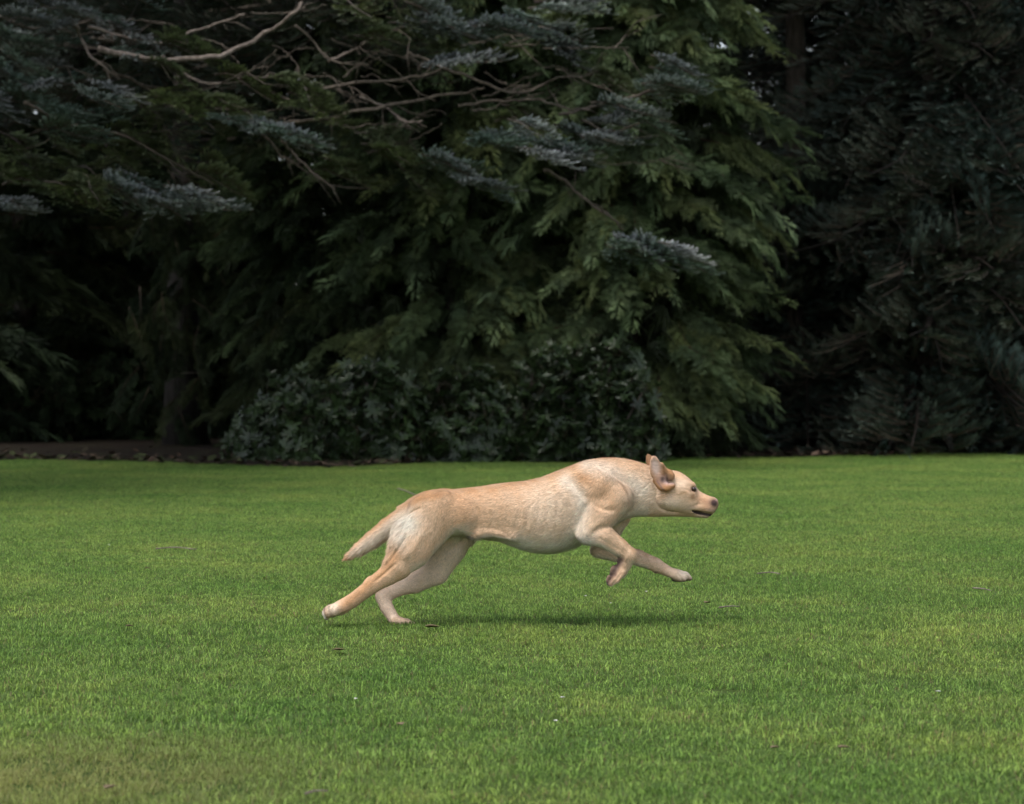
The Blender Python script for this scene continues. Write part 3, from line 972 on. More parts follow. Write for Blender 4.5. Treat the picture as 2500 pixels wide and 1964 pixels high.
# thin pale level bar by the fir's trunk
P = [at(u, v, 16.9) for u, v in ((392, 909), (440, 911), (495, 911))]
v, f = tube_arrays(np.array(P) - np.array(P[0]), [0.006, 0.007, 0.005], 6)
o = link('pale_bar', np_mesh('pale_bar', v, f, twig_bark)); o.location = P[0]
tag(o, 'pale level broken twig in front of the fir\'s trunk in the hollow', 'twig')

# ------------------------------------------------------------------ the dog: one implicit body, polygonised into one mesh
S0 = CAM_D / FPX                                   # metres per photo pixel at the dog


def q1(u, v, y=0.0): return at(760 + 0.4692 * u, 1080 + 0.4692 * v, y)
def q2(u, v, y=0.0): return at(1360 + 0.22246 * u, 1080 + 0.22246 * v, y)
def q3(u, v, y=0.0): return at(760 + 0.23417 * u, 1160 + 0.23417 * v, y)
def q4(u, v, y=0.0): return at(1560 + 0.10120 * u, 1130 + 0.10120 * v, y)


K1, K2, K3, K4 = 0.4692 * S0, 0.22246 * S0, 0.23417 * S0, 0.1012 * S0
VOX = 0.003
LO = np.array([q1(30, 0)[0], -0.20, -0.03])
HI = np.array([q1(2150, 0)[0], 0.20, q1(1000, 10)[2]])
NX, NY, NZ = (np.ceil((HI - LO) / VOX).astype(int) + 1)
GX = (LO[0] + np.arange(NX) * VOX).astype(np.float32)
GY = (LO[1] + np.arange(NY) * VOX).astype(np.float32)
GZ = (LO[2] + np.arange(NZ) * VOX).astype(np.float32)
FLD = np.full((NX, NY, NZ), 0.3, np.float32)
RAW = np.full((NX, NY, NZ), 0.3, np.float32)
PID = np.zeros((NX, NY, NZ), np.int16)
FLOWS = [np.array([-1, 0, -0.25])]


def box_slices(lo, hi):
    s = []
    for G, a, b in zip((GX, GY, GZ), lo, hi):
        i0 = max(0, int(np.searchsorted(G, a)) - 1)
        i1 = min(len(G), int(np.searchsorted(G, b)) + 1)
        s.append(slice(i0, i1))
    return tuple(s)


def grid(sl):
    return GX[sl[0]][:, None, None], GY[sl[1]][None, :, None], GZ[sl[2]][None, None, :]


def blend(sl, d, k, flow=None):
    a = FLD[sl]
    if flow is not None:
        FLOWS.append(np.asarray(flow, float))
        near = d < RAW[sl]
        PID[sl] = np.where(near, len(FLOWS) - 1, PID[sl])
        RAW[sl] = np.minimum(RAW[sl], d)
    h = np.clip(0.5 + 0.5 * (a - d) / k, 0, 1)
    FLD[sl] = a * (1 - h) + d * h - k * h * (1 - h)


def carve(sl, d, k):
    a = FLD[sl]
    h = np.clip(0.5 + 0.5 * (-d - a) / k, 0, 1)
    FLD[sl] = a * (1 - h) + (-d) * h + k * h * (1 - h)


def cone_d(sl, a, b, ra, rb, ys):
    X, Y, Z = grid(sl)
    ab = np.array([b[0] - a[0], (b[1] - a[1]), b[2] - a[2]])
    L2 = float(ab @ ab) + 1e-9
    t = np.clip(((X - a[0]) * ab[0] + (Y - a[1]) * ab[1] + (Z - a[2]) * ab[2]) / L2, 0, 1)
    dx, dy, dz = X - a[0] - t * ab[0], (Y - a[1] - t * ab[1]) * ys, Z - a[2] - t * ab[2]
    return np.sqrt(dx * dx + dy * dy + dz * dz) - (ra + (rb - ra) * t)


def cone(a, b, ra, rb, k=0.02, ys=1.0, flow=None, sub=False):
    m = k + 0.012
    lo = np.minimum(np.array(a) - ra, np.array(b) - rb) - m
    hi = np.maximum(np.array(a) + ra, np.array(b) + rb) + m
    sl = box_slices(lo, hi)
    d = cone_d(sl, a, b, ra, rb, ys)
    if sub:
        carve(sl, d, k)
    else:
        blend(sl, d, k, np.array(b) - np.array(a) if flow is None else flow)


def chain(fn, pts, scale, k=0.02, ys=1.0, flow=None):
    """pts: (u, v, y, r) in crop units; the segments form one limb, blended into the body once"""
    P = [np.array(fn(p[0], p[1], p[2])) for p in pts]
    R = [p[3] * scale for p in pts]
    m = k + 0.012
    sl = box_slices(np.min([p - r for p, r in zip(P, R)], 0) - m, np.max([p + r for p, r in zip(P, R)], 0) + m)
    d = None
    for a, b, ra, rb in zip(P[:-1], P[1:], R[:-1], R[1:]):
        e = cone_d(sl, a, b, ra, rb, ys)
        FLOWS.append(np.asarray(b - a if flow is None else flow, float))
        near = e < RAW[sl]
        PID[sl] = np.where(near, len(FLOWS) - 1, PID[sl])
        RAW[sl] = np.minimum(RAW[sl], e)
        if d is None:
            d = e
        else:
            h = np.clip(0.5 + 0.5 * (d - e) / 0.004, 0, 1)
            d = d * (1 - h) + e * h - 0.004 * h * (1 - h)
    blend(sl, d, k)


def loft(fn, rows, k, flow, expo=2.0, sm=2):
    """rows: (u, top v, bottom v, half width in m); an x-aligned body with traced top and bottom lines"""
    x = np.array([fn(r[0], 0.5 * (r[1] + r[2]))[0] for r in rows])
    zt = np.array([fn(r[0], r[1])[2] for r in rows])
    zb = np.array([fn(r[0], r[2])[2] for r in rows])
    w = np.array([r[3] for r in rows])
    sl = box_slices((x[0] - 0.005, -w.max() - 0.06, zb.min() - 0.06), (x[-1] + 0.005, w.max() + 0.06, zt.max() + 0.06))
    X, Y, Z = grid(sl)
    gx = X[:, 0, 0]

    def ip(v):
        o = np.interp(gx, x, v)
        ker = np.exp(-0.5 * (np.arange(-12, 13) / sm) ** 2)
        ker /= ker.sum()
        return np.convolve(np.pad(o, 12, mode='edge'), ker, mode='valid')
    T, B, W = ip(zt), ip(zb), ip(w)
    a = np.maximum((T - B) / 2, 1e-3)[:, None, None]
    zc = ((T + B) / 2)[:, None, None]
    W = np.maximum(W, 1e-3)[:, None, None]
    q = (np.abs((Z - zc) / a) ** expo + np.abs(Y / W) ** expo) ** (1 / expo)
    d = (q - 1) * np.minimum(a, W)
    end = np.maximum(x[0] - gx, gx - x[-1])[:, None, None]
    blend(sl, np.maximum(d, end).astype(np.float32), k, flow)


# torso and neck (outline traced on the photograph's profile)
loft(q1, [(462, 352, 372, 0.006), (500, 318, 402, 0.026), (540, 290, 445, 0.050), (600, 270, 470, 0.070), (700, 252, 482, 0.086), (800, 241, 488, 0.086),
          (870, 234, 497, 0.082), (980, 216, 512, 0.086), (1060, 209, 542, 0.093), (1120, 203, 562, 0.100), (1200, 184, 575, 0.105),
          (1250, 163, 577, 0.107), (1310, 140, 563, 0.107), (1380, 112, 540, 0.102), (1450, 91, 505, 0.094), (1530, 82, 462, 0.080),
          (1600, 83, 420, 0.068), (1650, 90, 392, 0.060), (1700, 103, 384, 0.055), (1760, 122, 385, 0.050), (1800, 150, 386, 0.047), (1850, 230, 386, 0.040), (1920, 290, 387, 0.028), (1985, 330, 388, 0.020), (2010, 350, 386, 0.012)],
     0.02, (-1, 0, -0.35), 2.15, 4)

# flank skin fold and rib edge
chain(q1, [(850, 478, -0.058, 12), (930, 468, -0.066, 13), (1040, 490, -0.072, 13)], K1, 0.035)
chain(q1, [(850, 478, 0.058, 12), (930, 468, 0.066, 13), (1040, 490, 0.072, 13)], K1, 0.035)

for s in (-1, 1):
    # hip and croup
    chain(q1, [(690, 300, s * 0.062, 36), (560, 330, s * 0.050, 40)], K1, 0.035, 1.0, (-0.6, 0, -1))

# near shoulder, upper arm, folded foreleg
chain(q1, [(1430, 190, -0.044, 52), (1500, 235, -0.056, 92)], K1, 0.05, 1.25, (-0.4, 0, -1))
chain(q1, [(1520, 250, -0.058, 94), (1588, 290, -0.064, 86)], K1, 0.009, 1.25, (-0.4, 0, -1))
chain(q1, [(1590, 300, -0.072, 78), (1510, 390, -0.085, 72), (1440, 462, -0.094, 48)], K1, 0.012, 1.15, (-0.7, 0, -1))
chain(q1, [(1480, 340, -0.080, 52), (1425, 470, -0.095, 42)], K1, 0.018, 1.1, (-0.5, 0, -1))
chain(q1, [(1432, 486, -0.098, 43), (1525, 493, -0.100, 55), (1600, 547, -0.098, 45), (1650, 588, -0.094, 41)], K1, 0.010, 1.2)
chain(q2, [(785, 1245, -0.094, 84), (745, 1340, -0.090, 72), (690, 1425, -0.088, 76)], K2, 0.008, 1.0)
for dy, du, dv in ((-0.022, 10, 8), (-0.008, -4, 0), (0.008, -10, -6), (0.021, 0, -14)):
    chain(q2, [(700 + du, 1420 + dv, -0.088 + dy * 0.7, 44), (640 + du, 1500 + dv, -0.088 + dy, 40), (575 + du, 1555 + dv, -0.088 + dy, 26)], K2, 0.005)
cone(q2(632, 1395, -0.088), q2(620, 1430, -0.088), 0.013, 0.012, 0.005, 0.8)        # palm pad
for dy in (-0.017, 0.0, 0.016):
    cone(q2(572, 1482, -0.088 + dy), q2(556, 1525, -0.088 + dy), 0.0078, 0.0065, 0.004)
cone(q2(690, 1285, -0.094), q2(672, 1305, -0.094), 0.008, 0.006, 0.006)               # wrist pad

# far shoulder and reaching foreleg
chain(q1, [(1440, 180, 0.052, 70), (1560, 280, 0.062, 95), (1580, 380, 0.075, 80), (1530, 500, 0.085, 58)], K1, 0.018, 1.2, (-0.4, 0, -1))
chain(q2, [(450, 1180, 0.088, 92), (640, 1222, 0.090, 90), (880, 1268, 0.088, 88), (1080, 1345, 0.085, 74), (1200, 1410, 0.083, 62)], K2, 0.012, 1.15)
for dy, e in ((-0.022, -55), (-0.008, 10), (0.008, 14), (0.021, -14)):
    chain(q2, [(1200, 1412, 0.083 + dy * 0.5, 52), (1320 + e * 0.4, 1452 - e * 0.1, 0.083 + dy, 54), (1395 + e, 1472 - e * 0.25, 0.083 + dy, 47), (1448 + e, 1500 - e * 0.2, 0.083 + dy, 26)], K2, 0.003)
cone(q2(1290, 1490, 0.083), q2(1330, 1500, 0.083), 0.012, 0.010, 0.005, 0.7)
cone(q2(1075, 1412, 0.083), q2(1085, 1418, 0.083), 0.008, 0.007, 0.006)

# near hind leg, stretched back
chain(q3, [(1300, 420, -0.052, 255), (1030, 780, -0.070, 205)], K3, 0.020, 1.7, (-0.5, 0, -1))
chain(q3, [(1030, 780, -0.072, 205), (892, 955, -0.078, 142)], K3, 0.014, 1.7, (-0.7, 0, -0.9))
chain(q3, [(892, 955, -0.078, 142), (805, 1040, -0.080, 108), (641, 1145, -0.082, 80)], K3, 0.010, 1.35)
cone(q3(600, 1120, -0.082), q3(615, 1110, -0.082), 0.012, 0.012, 0.012)                # hock point
chain(q3, [(641, 1150, -0.082, 78), (430, 1310, -0.080, 72), (300, 1388, -0.080, 76)], K3, 0.010, 1.15)
for dy, e in ((-0.022, 0), (-0.008, 14), (0.008, 12), (0.021, -6)):
    chain(q3, [(320, 1380, -0.08 + dy * 0.5, 60), (215 - e, 1418, -0.08 + dy, 62), (175 - e, 1440, -0.08 + dy, 48)], K3, 0.004)
for dy in (-0.016, 0, 0.016):
    cone(q3(150, 1410, -0.08 + dy), q3(160, 1480, -0.08 + dy), 0.009, 0.009, 0.004)
chain(q3, [(1150, 520, -0.058, 150), (980, 560, -0.050, 90)], K3, 0.03, 1.6, (-0.5, 0, -1))   # buttock

# far hind leg, planted
chain(q3, [(1480, 600, 0.052, 230), (1290, 1000, 0.066, 140)], K3, 0.025, 1.6, (-0.3, 0, -1))
chain(q3, [(1440, 760, 0.062, 170), (1290, 1010, 0.068, 135), (1080, 1125, 0.072, 108), (905, 1192, 0.068, 72), (752, 1268, 0.060, 72)], K3, 0.014, 1.35)
chain(q3, [(745, 1268, 0.060, 78), (790, 1390, 0.048, 68), (868, 1512, 0.036, 60)], K3, 0.010, 1.1)
for dy, e in ((-0.02, -20), (-0.007, 10), (0.007, 8), (0.019, -24)):
    chain(q3, [(870, 1518, 0.034 + dy * 0.5, 48), (985 + e, 1538, 0.034 + dy, 38), (1050 + e, 1554, 0.034 + dy, 24)], K3, 0.005)

# tail
chain(q3, [(1360, 262, 0, 90), (1210, 288, 0, 90), (1090, 345, 0, 90), (950, 432, 0, 90), (800, 540, 0, 90), (640, 668, 0, 82), (510, 762, 0, 62), (410, 836, 0, 36), (335, 888, 0, 5)], K3, 0.03)

# head
loft(q1, [(1782, 235, 300, 0.030), (1798, 195, 330, 0.050), (1820, 166, 345, 0.060), (1856, 146, 360, 0.0635), (1890, 148, 370, 0.064), (1921, 156, 374, 0.0605),
          (1964, 186, 380, 0.053), (1985, 207, 385, 0.047), (1998, 220, 388, 0.0420), (2005, 238, 389, 0.0385), (2016, 254, 392, 0.0355), (2050, 272, 395, 0.0330), (2068, 279, 392, 0.0325), (2084, 285, 380, 0.0315),
          (2098, 291, 364, 0.0285), (2108, 297, 350, 0.0225), (2116, 308, 330, 0.0120)],
     0.007, (-1, 0, -0.1), 2.25, 1.6)
for s in (-1, 1):
    # cheek, cheek bone and brow, lips
    chain(q4, [(640, 850, s * 0.036, 225), (800, 900, s * 0.031, 250), (1080, 990, s * 0.023, 170)], K4, 0.006, 1.05, (-1, 0, -0.2))
    chain(q4, [(1000, 640, s * 0.050, 60), (1250, 740, s * 0.037, 70)], K4, 0.02, 1.0, (-1, 0, -0.1))
    chain(q4, [(1120, 510, s * 0.038, 85), (1290, 545, s * 0.0305, 72), (1335, 570, s * 0.027, 50)], K4, 0.009, 1.0, (-1, 0, 0))
    chain(q4, [(1220, 735, s * 0.040, 40), (1360, 715, s * 0.029, 34)], K4, 0.010, 1.0, (-1, 0, -0.1))
    chain(q4, [(1300, 1060, s * 0.0285, 60), (1480, 1070, s * 0.0265, 88), (1660, 1095, s * 0.0215, 96), (1770, 1085, s * 0.013, 82)], K4, 0.006, 1.0, (-1, 0, -0.2))
    # eye socket
    cone(q4(1320, 640, s * 0.045), q4(1345, 640, s * 0.048), 0.0085, 0.0085, 0.005, sub=True)
    # mouth gap
    chain_pts = [(1275, 1160, 24), (1450, 1205, 48), (1640, 1248, 62), (1760, 1262, 56)]
    for p, q in zip(chain_pts[:-1], chain_pts[1:]):
        for yy in (0.023, 0.030, 0.037, 0.045):
            cone(q4(p[0], p[1], s * yy), q4(q[0], q[1], s * yy * 0.92), p[2] * K4 * 1.0, q[2] * K4 * 1.0, 0.002, sub=True)
# nose pad
cone(q4(1750, 940, -0.004), q4(1800, 940, -0.004), 0.0115, 0.0105, 0.007, 0.8)
cone(q4(1750, 940, 0.004), q4(1800, 940, 0.004), 0.0115, 0.0105, 0.007, 0.8)
for s in (-1, 1):
    cone(q4(1800, 985, s * 0.017), q4(1850, 975, s * 0.012), 0.0035, 0.0028, 0.002, sub=True)


def ear(base, tip, W, n, t, cup, k, flow):
    """a thin cupped leaf from base to tip"""
    base, tip, n = np.array(base), np.array(tip), np.array(n, float)
    u = tip - base
    L = np.linalg.norm(u)
    u = u / L
    n = n - u * (n @ u)
    n /= np.linalg.norm(n)
    v = np.cross(n, u)
    c0 = (base + tip) / 2
    R = L / 2 + 0.03
    sl = box_slices(c0 - R, c0 + R)
    X, Y, Z = grid(sl)
    P = (X - base[0], Y - base[1], Z - base[2])
    a = P[0] * u[0] + P[1] * u[1] + P[2] * u[2]
    b = P[0] * v[0] + P[1] * v[1] + P[2] * v[2]
    c = P[0] * n[0] + P[1] * n[1] + P[2] * n[2]
    s = np.clip(a / L, -0.2, 1.2)
    sc_ = np.clip(s, 0, 1)
    wid = np.where(b > 0, W * (0.62 + 0.50 * np.sin(sc_ ** 0.9 * math.pi * 0.95)), W * (0.95 - 0.30 * np.sin(sc_ * math.pi * 0.8)))
    f = (np.sqrt(((a - L / 2) / (L / 2)) ** 2 + (b / wid) ** 2) - 1) * min(L / 2, W)
    sheet = np.abs(c - cup * (b / W) ** 2 * np.where(b < 0, 1.5, 0.8) - cup * 0.8 * (s - 0.45) ** 2) - t
    h = np.clip(0.5 + 0.5 * (sheet - f) / 0.004, 0, 1)
    d = f * (1 - h) + sheet * h + 0.004 * h * (1 - h)
    blend(sl, d.astype(np.float32), k, flow)


EAR0 = len(FLOWS)
# near ear blown back and open, with folded rim and base; far ear behind
ear(q2(1160, 470, -0.064), q2(1046, 146, -0.086), 0.0255, (0.10, -1, 0.12), 0.0034, 0.016, 0.004, (-0.4, 0, 1))
chain(q2, [(1225, 350, -0.060, 50), (1180, 312, -0.072, 32), (1152, 235, -0.084, 17)], K2, 0.006, 1.0, (-0.4, 0, 1))
chain(q2, [(1245, 375, -0.062, 48), (1225, 355, -0.064, 45)], K2, 0.006, 1.0, (-0.4, 0, 1))
chain(q2, [(1150, 505, -0.068, 36), (1210, 500, -0.072, 44), (1265, 478, -0.068, 30)], K2, 0.006, 1.0, (-1, 0, 0.3))
chain(q2, [(1060, 425, -0.076, 18), (1120, 490, -0.072, 28)], K2, 0.006, 1.0, (-0.4, 0, 1))
cone(q2(1150, 440, -0.058), q2(1120, 370, -0.066), 0.017, 0.012, 0.006, 1.0, (-0.4, 0, 1))
cone(q2(1165, 415, -0.086), q2(1140, 370, -0.090), 0.0075, 0.005, 0.005, sub=True)
cone(q2(1100, 420, 0.030), q2(1050, 360, 0.052), 0.018, 0.012, 0.006, 1.0, (-0.4, 0, 1))
ear(q2(1060, 420, 0.044), q2(990, 124, 0.084), 0.0215, (0.25, 1, 0.1), 0.0036, 0.012, 0.006, (-0.4, 0, 1))


def surface_nets(F):
    nx, ny, nz = F.shape
    S = F < 0
    idx = np.full((nx - 1, ny - 1, nz - 1), -1, np.int64)
    cnt = np.zeros((nx - 1, ny - 1, nz - 1), np.int8)
    for i in (0, 1):
        for j in (0, 1):
            for k in (0, 1):
                cnt += S[i:nx - 1 + i, j:ny - 1 + j, k:nz - 1 + k]
    act = np.argwhere((cnt > 0) & (cnt < 8))
    idx[act[:, 0], act[:, 1], act[:, 2]] = np.arange(len(act))
    pos = np.zeros((len(act), 3))
    num = np.zeros(len(act))
    cor = np.array([(i, j, k) for i in (0, 1) for j in (0, 1) for k in (0, 1)])
    for a in range(8):
        for b in range(a + 1, 8):
            if np.abs(cor[a] - cor[b]).sum() != 1:
                continue
            fa = F[tuple((act + cor[a]).T)]
            fb = F[tuple((act + cor[b]).T)]
            m = (fa < 0) != (fb < 0)
            t = np.where(m, fa / (fa - fb + 1e-12), 0)
            p = cor[a] + (cor[b] - cor[a]) * t[:, None]
            pos[m] += p[m]
            num[m] += 1
    pos = act + pos / num[:, None]
    quads = []
    for ax in range(3):
        o1, o2 = [(1, 2), (2, 0), (0, 1)][ax]
        e = np.zeros(3, int)
        e[ax] = 1
        A = S[:nx - e[0], :ny - e[1], :nz - e[2]]
        B = S[e[0]:, e[1]:, e[2]:]
        c = np.argwhere(A != B)
        c = c[(c[:, o1] > 0) & (c[:, o2] > 0)]
        d1 = np.zeros(3, int); d1[o1] = 1
        d2 = np.zeros(3, int); d2[o2] = 1
        q = np.stack([idx[tuple((c - d1 - d2).T)], idx[tuple((c - d2).T)], idx[tuple(c.T)], idx[tuple((c - d1).T)]], 1)
        inside = A[tuple(c.T)]
        q[~inside] = q[~inside][:, ::-1]
        quads.append(q)
    q = np.vstack(quads)
    return pos, q[(q >= 0).all(1)], act


bv, bq, bcell = surface_nets(FLD)
bpid = PID[bcell[:, 0], bcell[:, 1], bcell[:, 2]]
bflow = np.array(FLOWS)[bpid]
bv = LO + bv * VOX


def vert_avg(vals, quads, n, it=1):
    for _ in range(it):
        acc = np.zeros_like(vals); cn = np.zeros(n)
        for i in range(4):
            a, b = quads[:, i], quads[:, (i + 1) % 4]
            for c in range(vals.shape[1]):
                acc[:, c] += np.bincount(a, vals[b, c], n) + np.bincount(b, vals[a, c], n)
            cn += np.bincount(a, minlength=n) + np.bincount(b, minlength=n)
        vals = 0.5 * vals + 0.5 * acc / np.maximum(cn, 1)[:, None]
    return vals


# keep the largest connected piece only
def components(nv, quads):
    lab = np.arange(nv)
    while True:
        old = lab.copy()
        for i in range(4):
            a, b = quads[:, i], quads[:, (i + 1) % 4]
            m = np.minimum(lab[a], lab[b])
            np.minimum.at(lab, a, m); np.minimum.at(lab, b, m)
        lab = lab[lab]
        if (lab == old).all():
            return lab


lab = components(len(bv), bq)
main = np.bincount(lab).argmax()
keep = lab == main
remap = np.cumsum(keep) - 1
bq = remap[bq[keep[bq[:, 0]]]]
bv, bflow, bpid = bv[keep], bflow[keep], bpid[keep]
bv = vert_avg(bv, bq, len(bv), 2)
bflow /= np.linalg.norm(bflow, axis=1)[:, None]
bflow = vert_avg(bflow, bq, len(bv), 8)


def vert_normals(v, quads):
    fn = np.cross(v[quads[:, 2]] - v[quads[:, 0]], v[quads[:, 3]] - v[quads[:, 1]])
    n = np.zeros_like(v)
    for i in range(4):
        for c in range(3):
            n[:, c] += np.bincount(quads[:, i], fn[:, c], len(v))
    return n / (np.linalg.norm(n, axis=1)[:, None] + 1e-12), fn


bn, bfn = vert_normals(bv, bq)


def crease(fn, pts, w, depth, side='near', soft=0.15):
    """press a groove (depth > 0, in m) along a traced line into the surface that faces sideways"""
    global bv
    k = {q1: K1, q2: K2, q3: K3, q4: K4}[fn]
    y0 = {'near': -0.09, 'both': -0.08, 'far': 0.05}[side]
    P = spline([fn(p[0], p[1], y0)[[0, 2]] for p in pts], 5 * len(pts))
    best = np.full(len(bv), 1e9); tt = np.zeros(len(bv))
    for i, (a, c) in enumerate(zip(P[:-1], P[1:])):
        ab = c - a
        pa = bv[:, [0, 2]] - a
        t = np.clip(pa @ ab / (ab @ ab + 1e-12), 0, 1)
        dd = np.linalg.norm(pa - t[:, None] * ab, axis=1)
        m = dd < best
        best = np.where(m, dd, best); tt = np.where(m, (i + t) / (len(P) - 1), tt)
    g = np.exp(-(best / (w * k)) ** 2) * np.clip(np.minimum(tt, 1 - tt) / soft + 0.15, 0, 1)
    if side == 'near':
        g = g * np.clip(-bn[:, 1] * 2, 0, 1) * (bv[:, 1] < 0.0)
    elif side == 'far':
        g = g * np.clip(-bn[:, 1] * 2, 0, 1) * (bv[:, 1] > 0.0)
    else:
        g = g * np.clip(np.abs(bn[:, 1]) * 2, 0, 1)
    bv = bv - bn * (g * depth)[:, None]


crease(q1, [(1455, 118), (1540, 150), (1610, 200), (1652, 262), (1668, 330), (1650, 388)], 12, 0.0040, 'both')
crease(q1, [(1500, 140), (1575, 190), (1625, 260), (1636, 320)], 26, -0.0025, 'both')
crease(q1, [(1452, 295), (1415, 365), (1392, 430), (1384, 480)], 11, 0.006)
crease(q1, [(1345, 190), (1400, 260), (1450, 300)], 20, 0.004)
crease(q1, [(1590, 345), (1530, 345), (1470, 320)], 14, 0.0035)
crease(q1, [(1560, 452), (1600, 405), (1628, 360)], 10, 0.004)
crease(q1, [(1520, 400), (1460, 440), (1420, 480)], 16, -0.003)
crease(q1, [(850, 300), (872, 390), (848, 465), (780, 525), (700, 590)], 15, 0.0055, 'both')
crease(q1, [(760, 300), (800, 390), (770, 470)], 34, -0.005, 'both')
crease(q1, [(880, 448), (960, 452), (1050, 495)], 12, 0.0028, 'both')
for o in range(5):
    crease(q1, [(1100 + 48 * o, 270), (1085 + 50 * o, 380), (1050 + 54 * o, 480)], 9, 0.0016, 'both')
crease(q3, [(1010, 620), (930, 735), (850, 850), (770, 960)], 15, 0.0045)
crease(q3, [(900, 900), (780, 1010), (670, 1105)], 14, 0.0035)
crease(q3, [(1180, 560), (1080, 740), (960, 880)], 40, -0.004)
crease(q3, [(1150, 330), (1020, 400), (950, 500)], 14, 0.005)
crease(q4, [(470, 660), (430, 860), (475, 1040), (600, 1150), (830, 1222), (1050, 1235)], 20, 0.0042, 'both')
crease(q4, [(90, 200), (130, 340), (190, 460)], 14, 0.0022, 'both')
crease(q4, [(10, 180), (50, 330), (110, 470)], 14, 0.0018, 'both')
crease(q4, [(330, 830), (360, 960), (310, 1130), (210, 1230)], 16, 0.0025, 'both')
crease(q4, [(1280, 1100), (1400, 1045), (1560, 1010)], 14, 0.0018, 'both')
crease(q4, [(1180, 690), (1300, 700), (1390, 690)], 14, 0.0014, 'both')
crease(q4, [(1000, 640), (1150, 650), (1260, 690)], 16, 0.0016, 'both')
crease(q2, [(560, 960), (650, 1070), (715, 1220)], 22, 0.0032)
crease(q2, [(430, 1040), (560, 1100), (680, 1180)], 18, 0.0022)
crease(q2, [(880, 1185), (960, 1235), (1070, 1290)], 14, 0.0025, 'far')
crease(q2, [(1320, 1440), (1360, 1490), (1385, 1540)], 8, 0.004, 'far', 0.05)
crease(q2, [(1405, 1450), (1440, 1490), (1450, 1530)], 7, 0.003, 'far', 0.05)
crease(q3, [(260, 1340), (235, 1400), (240, 1480)], 8, 0.003, 'near', 0.05)
crease(q3, [(200, 1350), (180, 1410), (190, 1500)], 8, 0.003, 'near', 0.05)
crease(q2, [(700, 1430), (650, 1500), (600, 1560)], 8, 0.003, 'near', 0.05)
bv = vert_avg(bv, bq, len(bv), 1)
bn, bfn = vert_normals(bv, bq)

# ---- coat colours per vertex: pigment, painted ear-fold shade and nose highlight
TAN = np.array([0.76, 0.505, 0.325]); FOX = np.array([0.49, 0.245, 0.105]); CREAM = np.array([0.88, 0.79, 0.66])
PINK = np.array([0.77, 0.585, 0.455]); DARK = np.array([0.045, 0.028, 0.025]); PAD = np.array([0.055, 0.030, 0.030])
NOSE = np.array([0.062, 0.032, 0.028]); MUZ = np.array([0.47, 0.25, 0.14])
bc = np.tile(TAN, (len(bv), 1))


def hash_noise(p, sc, seed):
    r = np.random.default_rng(seed)
    out = np.zeros(len(p))
    for _ in range(10):
        w = r.normal(size=3) * sc
        out += np.sin(p @ w + r.uniform(0, 6.28))
    return out / 10 * 1.6


def lay(colr, w):
    global bc
    w = np.clip(w, 0, 1)[:, None]
    bc = bc * (1 - w) + np.asarray(colr) * w


def blob(fn, u, v, ru, rv, y=None, ry=0.06, rot=0.0):
    c = fn(u, v, y or 0.0)
    k = {q1: K1, q2: K2, q3: K3, q4: K4}[fn]
    dx, dz = (bv[:, 0] - c[0]) / k, (bv[:, 2] - c[2]) / k
    cr, sr = math.cos(rot), math.sin(rot)
    a, b = dx * cr + dz * sr, -dx * sr + dz * cr
    e = (a / ru) ** 2 + (b / rv) ** 2
    if y is not None:
        e = e + ((bv[:, 1] - y) / ry) ** 2
    return np.exp(-e)


def seg(fn, pts, r, y=None, ry=0.03):
    k = {q1: K1, q2: K2, q3: K3, q4: K4}[fn]
    P = [fn(p[0], p[1], y or 0.0) for p in pts]
    best = np.full(len(bv), 1e9)
    for a, b in zip(P[:-1], P[1:]):
        ab = (b - a)[[0, 2]]
        pa = bv[:, [0, 2]] - a[[0, 2]]
        t = np.clip(pa @ ab / (ab @ ab + 1e-12), 0, 1)
        best = np.minimum(best, np.linalg.norm(pa - t[:, None] * ab, axis=1))
    e = (best / (r * k)) ** 2
    if y is not None:
        e = e + ((bv[:, 1] - y) / ry) ** 2
    return np.exp(-e)


n1 = hash_noise(bv, 38, 1); n2 = hash_noise(bv, 110, 2); n3 = hash_noise(bv * np.array([0.5, 1, 1.4]), 240, 3)
zlow = np.clip(-bn[:, 2], 0, 1)
body_x = (bv[:, 0] > q1(520, 0)[0]) & (bv[:, 0] < q1(1760, 0)[0])
lay(FOX, np.where(body_x, np.clip(bn[:, 2] * 1.3 - 0.45, 0, 1) * 0.95 * (0.8 + 0.5 * n2), 0))
lay(FOX, 0.75 * blob(q1, 1420, 190, 95, 55, -0.1, 0.1, 0.25) * (0.8 + 0.5 * n2))
lay(FOX, 0.42 * blob(q1, 1500, 260, 130, 90, -0.1, 0.1) * (1 + 0.4 * n1))
lay(FOX, 0.45 * blob(q1, 760, 360, 130, 90, -0.1, 0.1) * (1 + 0.5 * n1))
lay(FOX, 0.32 * blob(q1, 1000, 330, 160, 110) * (0.7 + 0.6 * n1))
lay(FOX, 0.80 * seg(q3, [(960, 720), (880, 850), (760, 1000), (630, 1100), (480, 1240), (330, 1360)], 60, -0.08, 0.10))
lay(FOX, 0.85 * seg(q3, [(1350, 190), (1180, 215), (1000, 300), (760, 470), (560, 620), (400, 780), (340, 880)], 42))
lay(FOX, 0.5 * seg(q3, [(460, 840), (340, 885)], 36))
lay(CREAM, 0.95 * blob(q3, 1040, 480, 120, 130, -0.07, 0.08, 0.5))
lay(CREAM, 0.75 * blob(q3, 960, 640, 70, 130, -0.07, 0.08))
lay(CREAM, 0.65 * seg(q3, [(940, 480), (800, 600), (640, 720), (500, 820)], 75))
lay(np.array([0.92, 0.87, 0.79]), 1.0 * seg(q1, [(1080, 575), (1160, 590), (1240, 600), (1320, 580), (1400, 530)], 64))
lay(CREAM, np.where(body_x, 0.75 * np.clip(zlow * 2 - 0.5, 0, 1), 0))
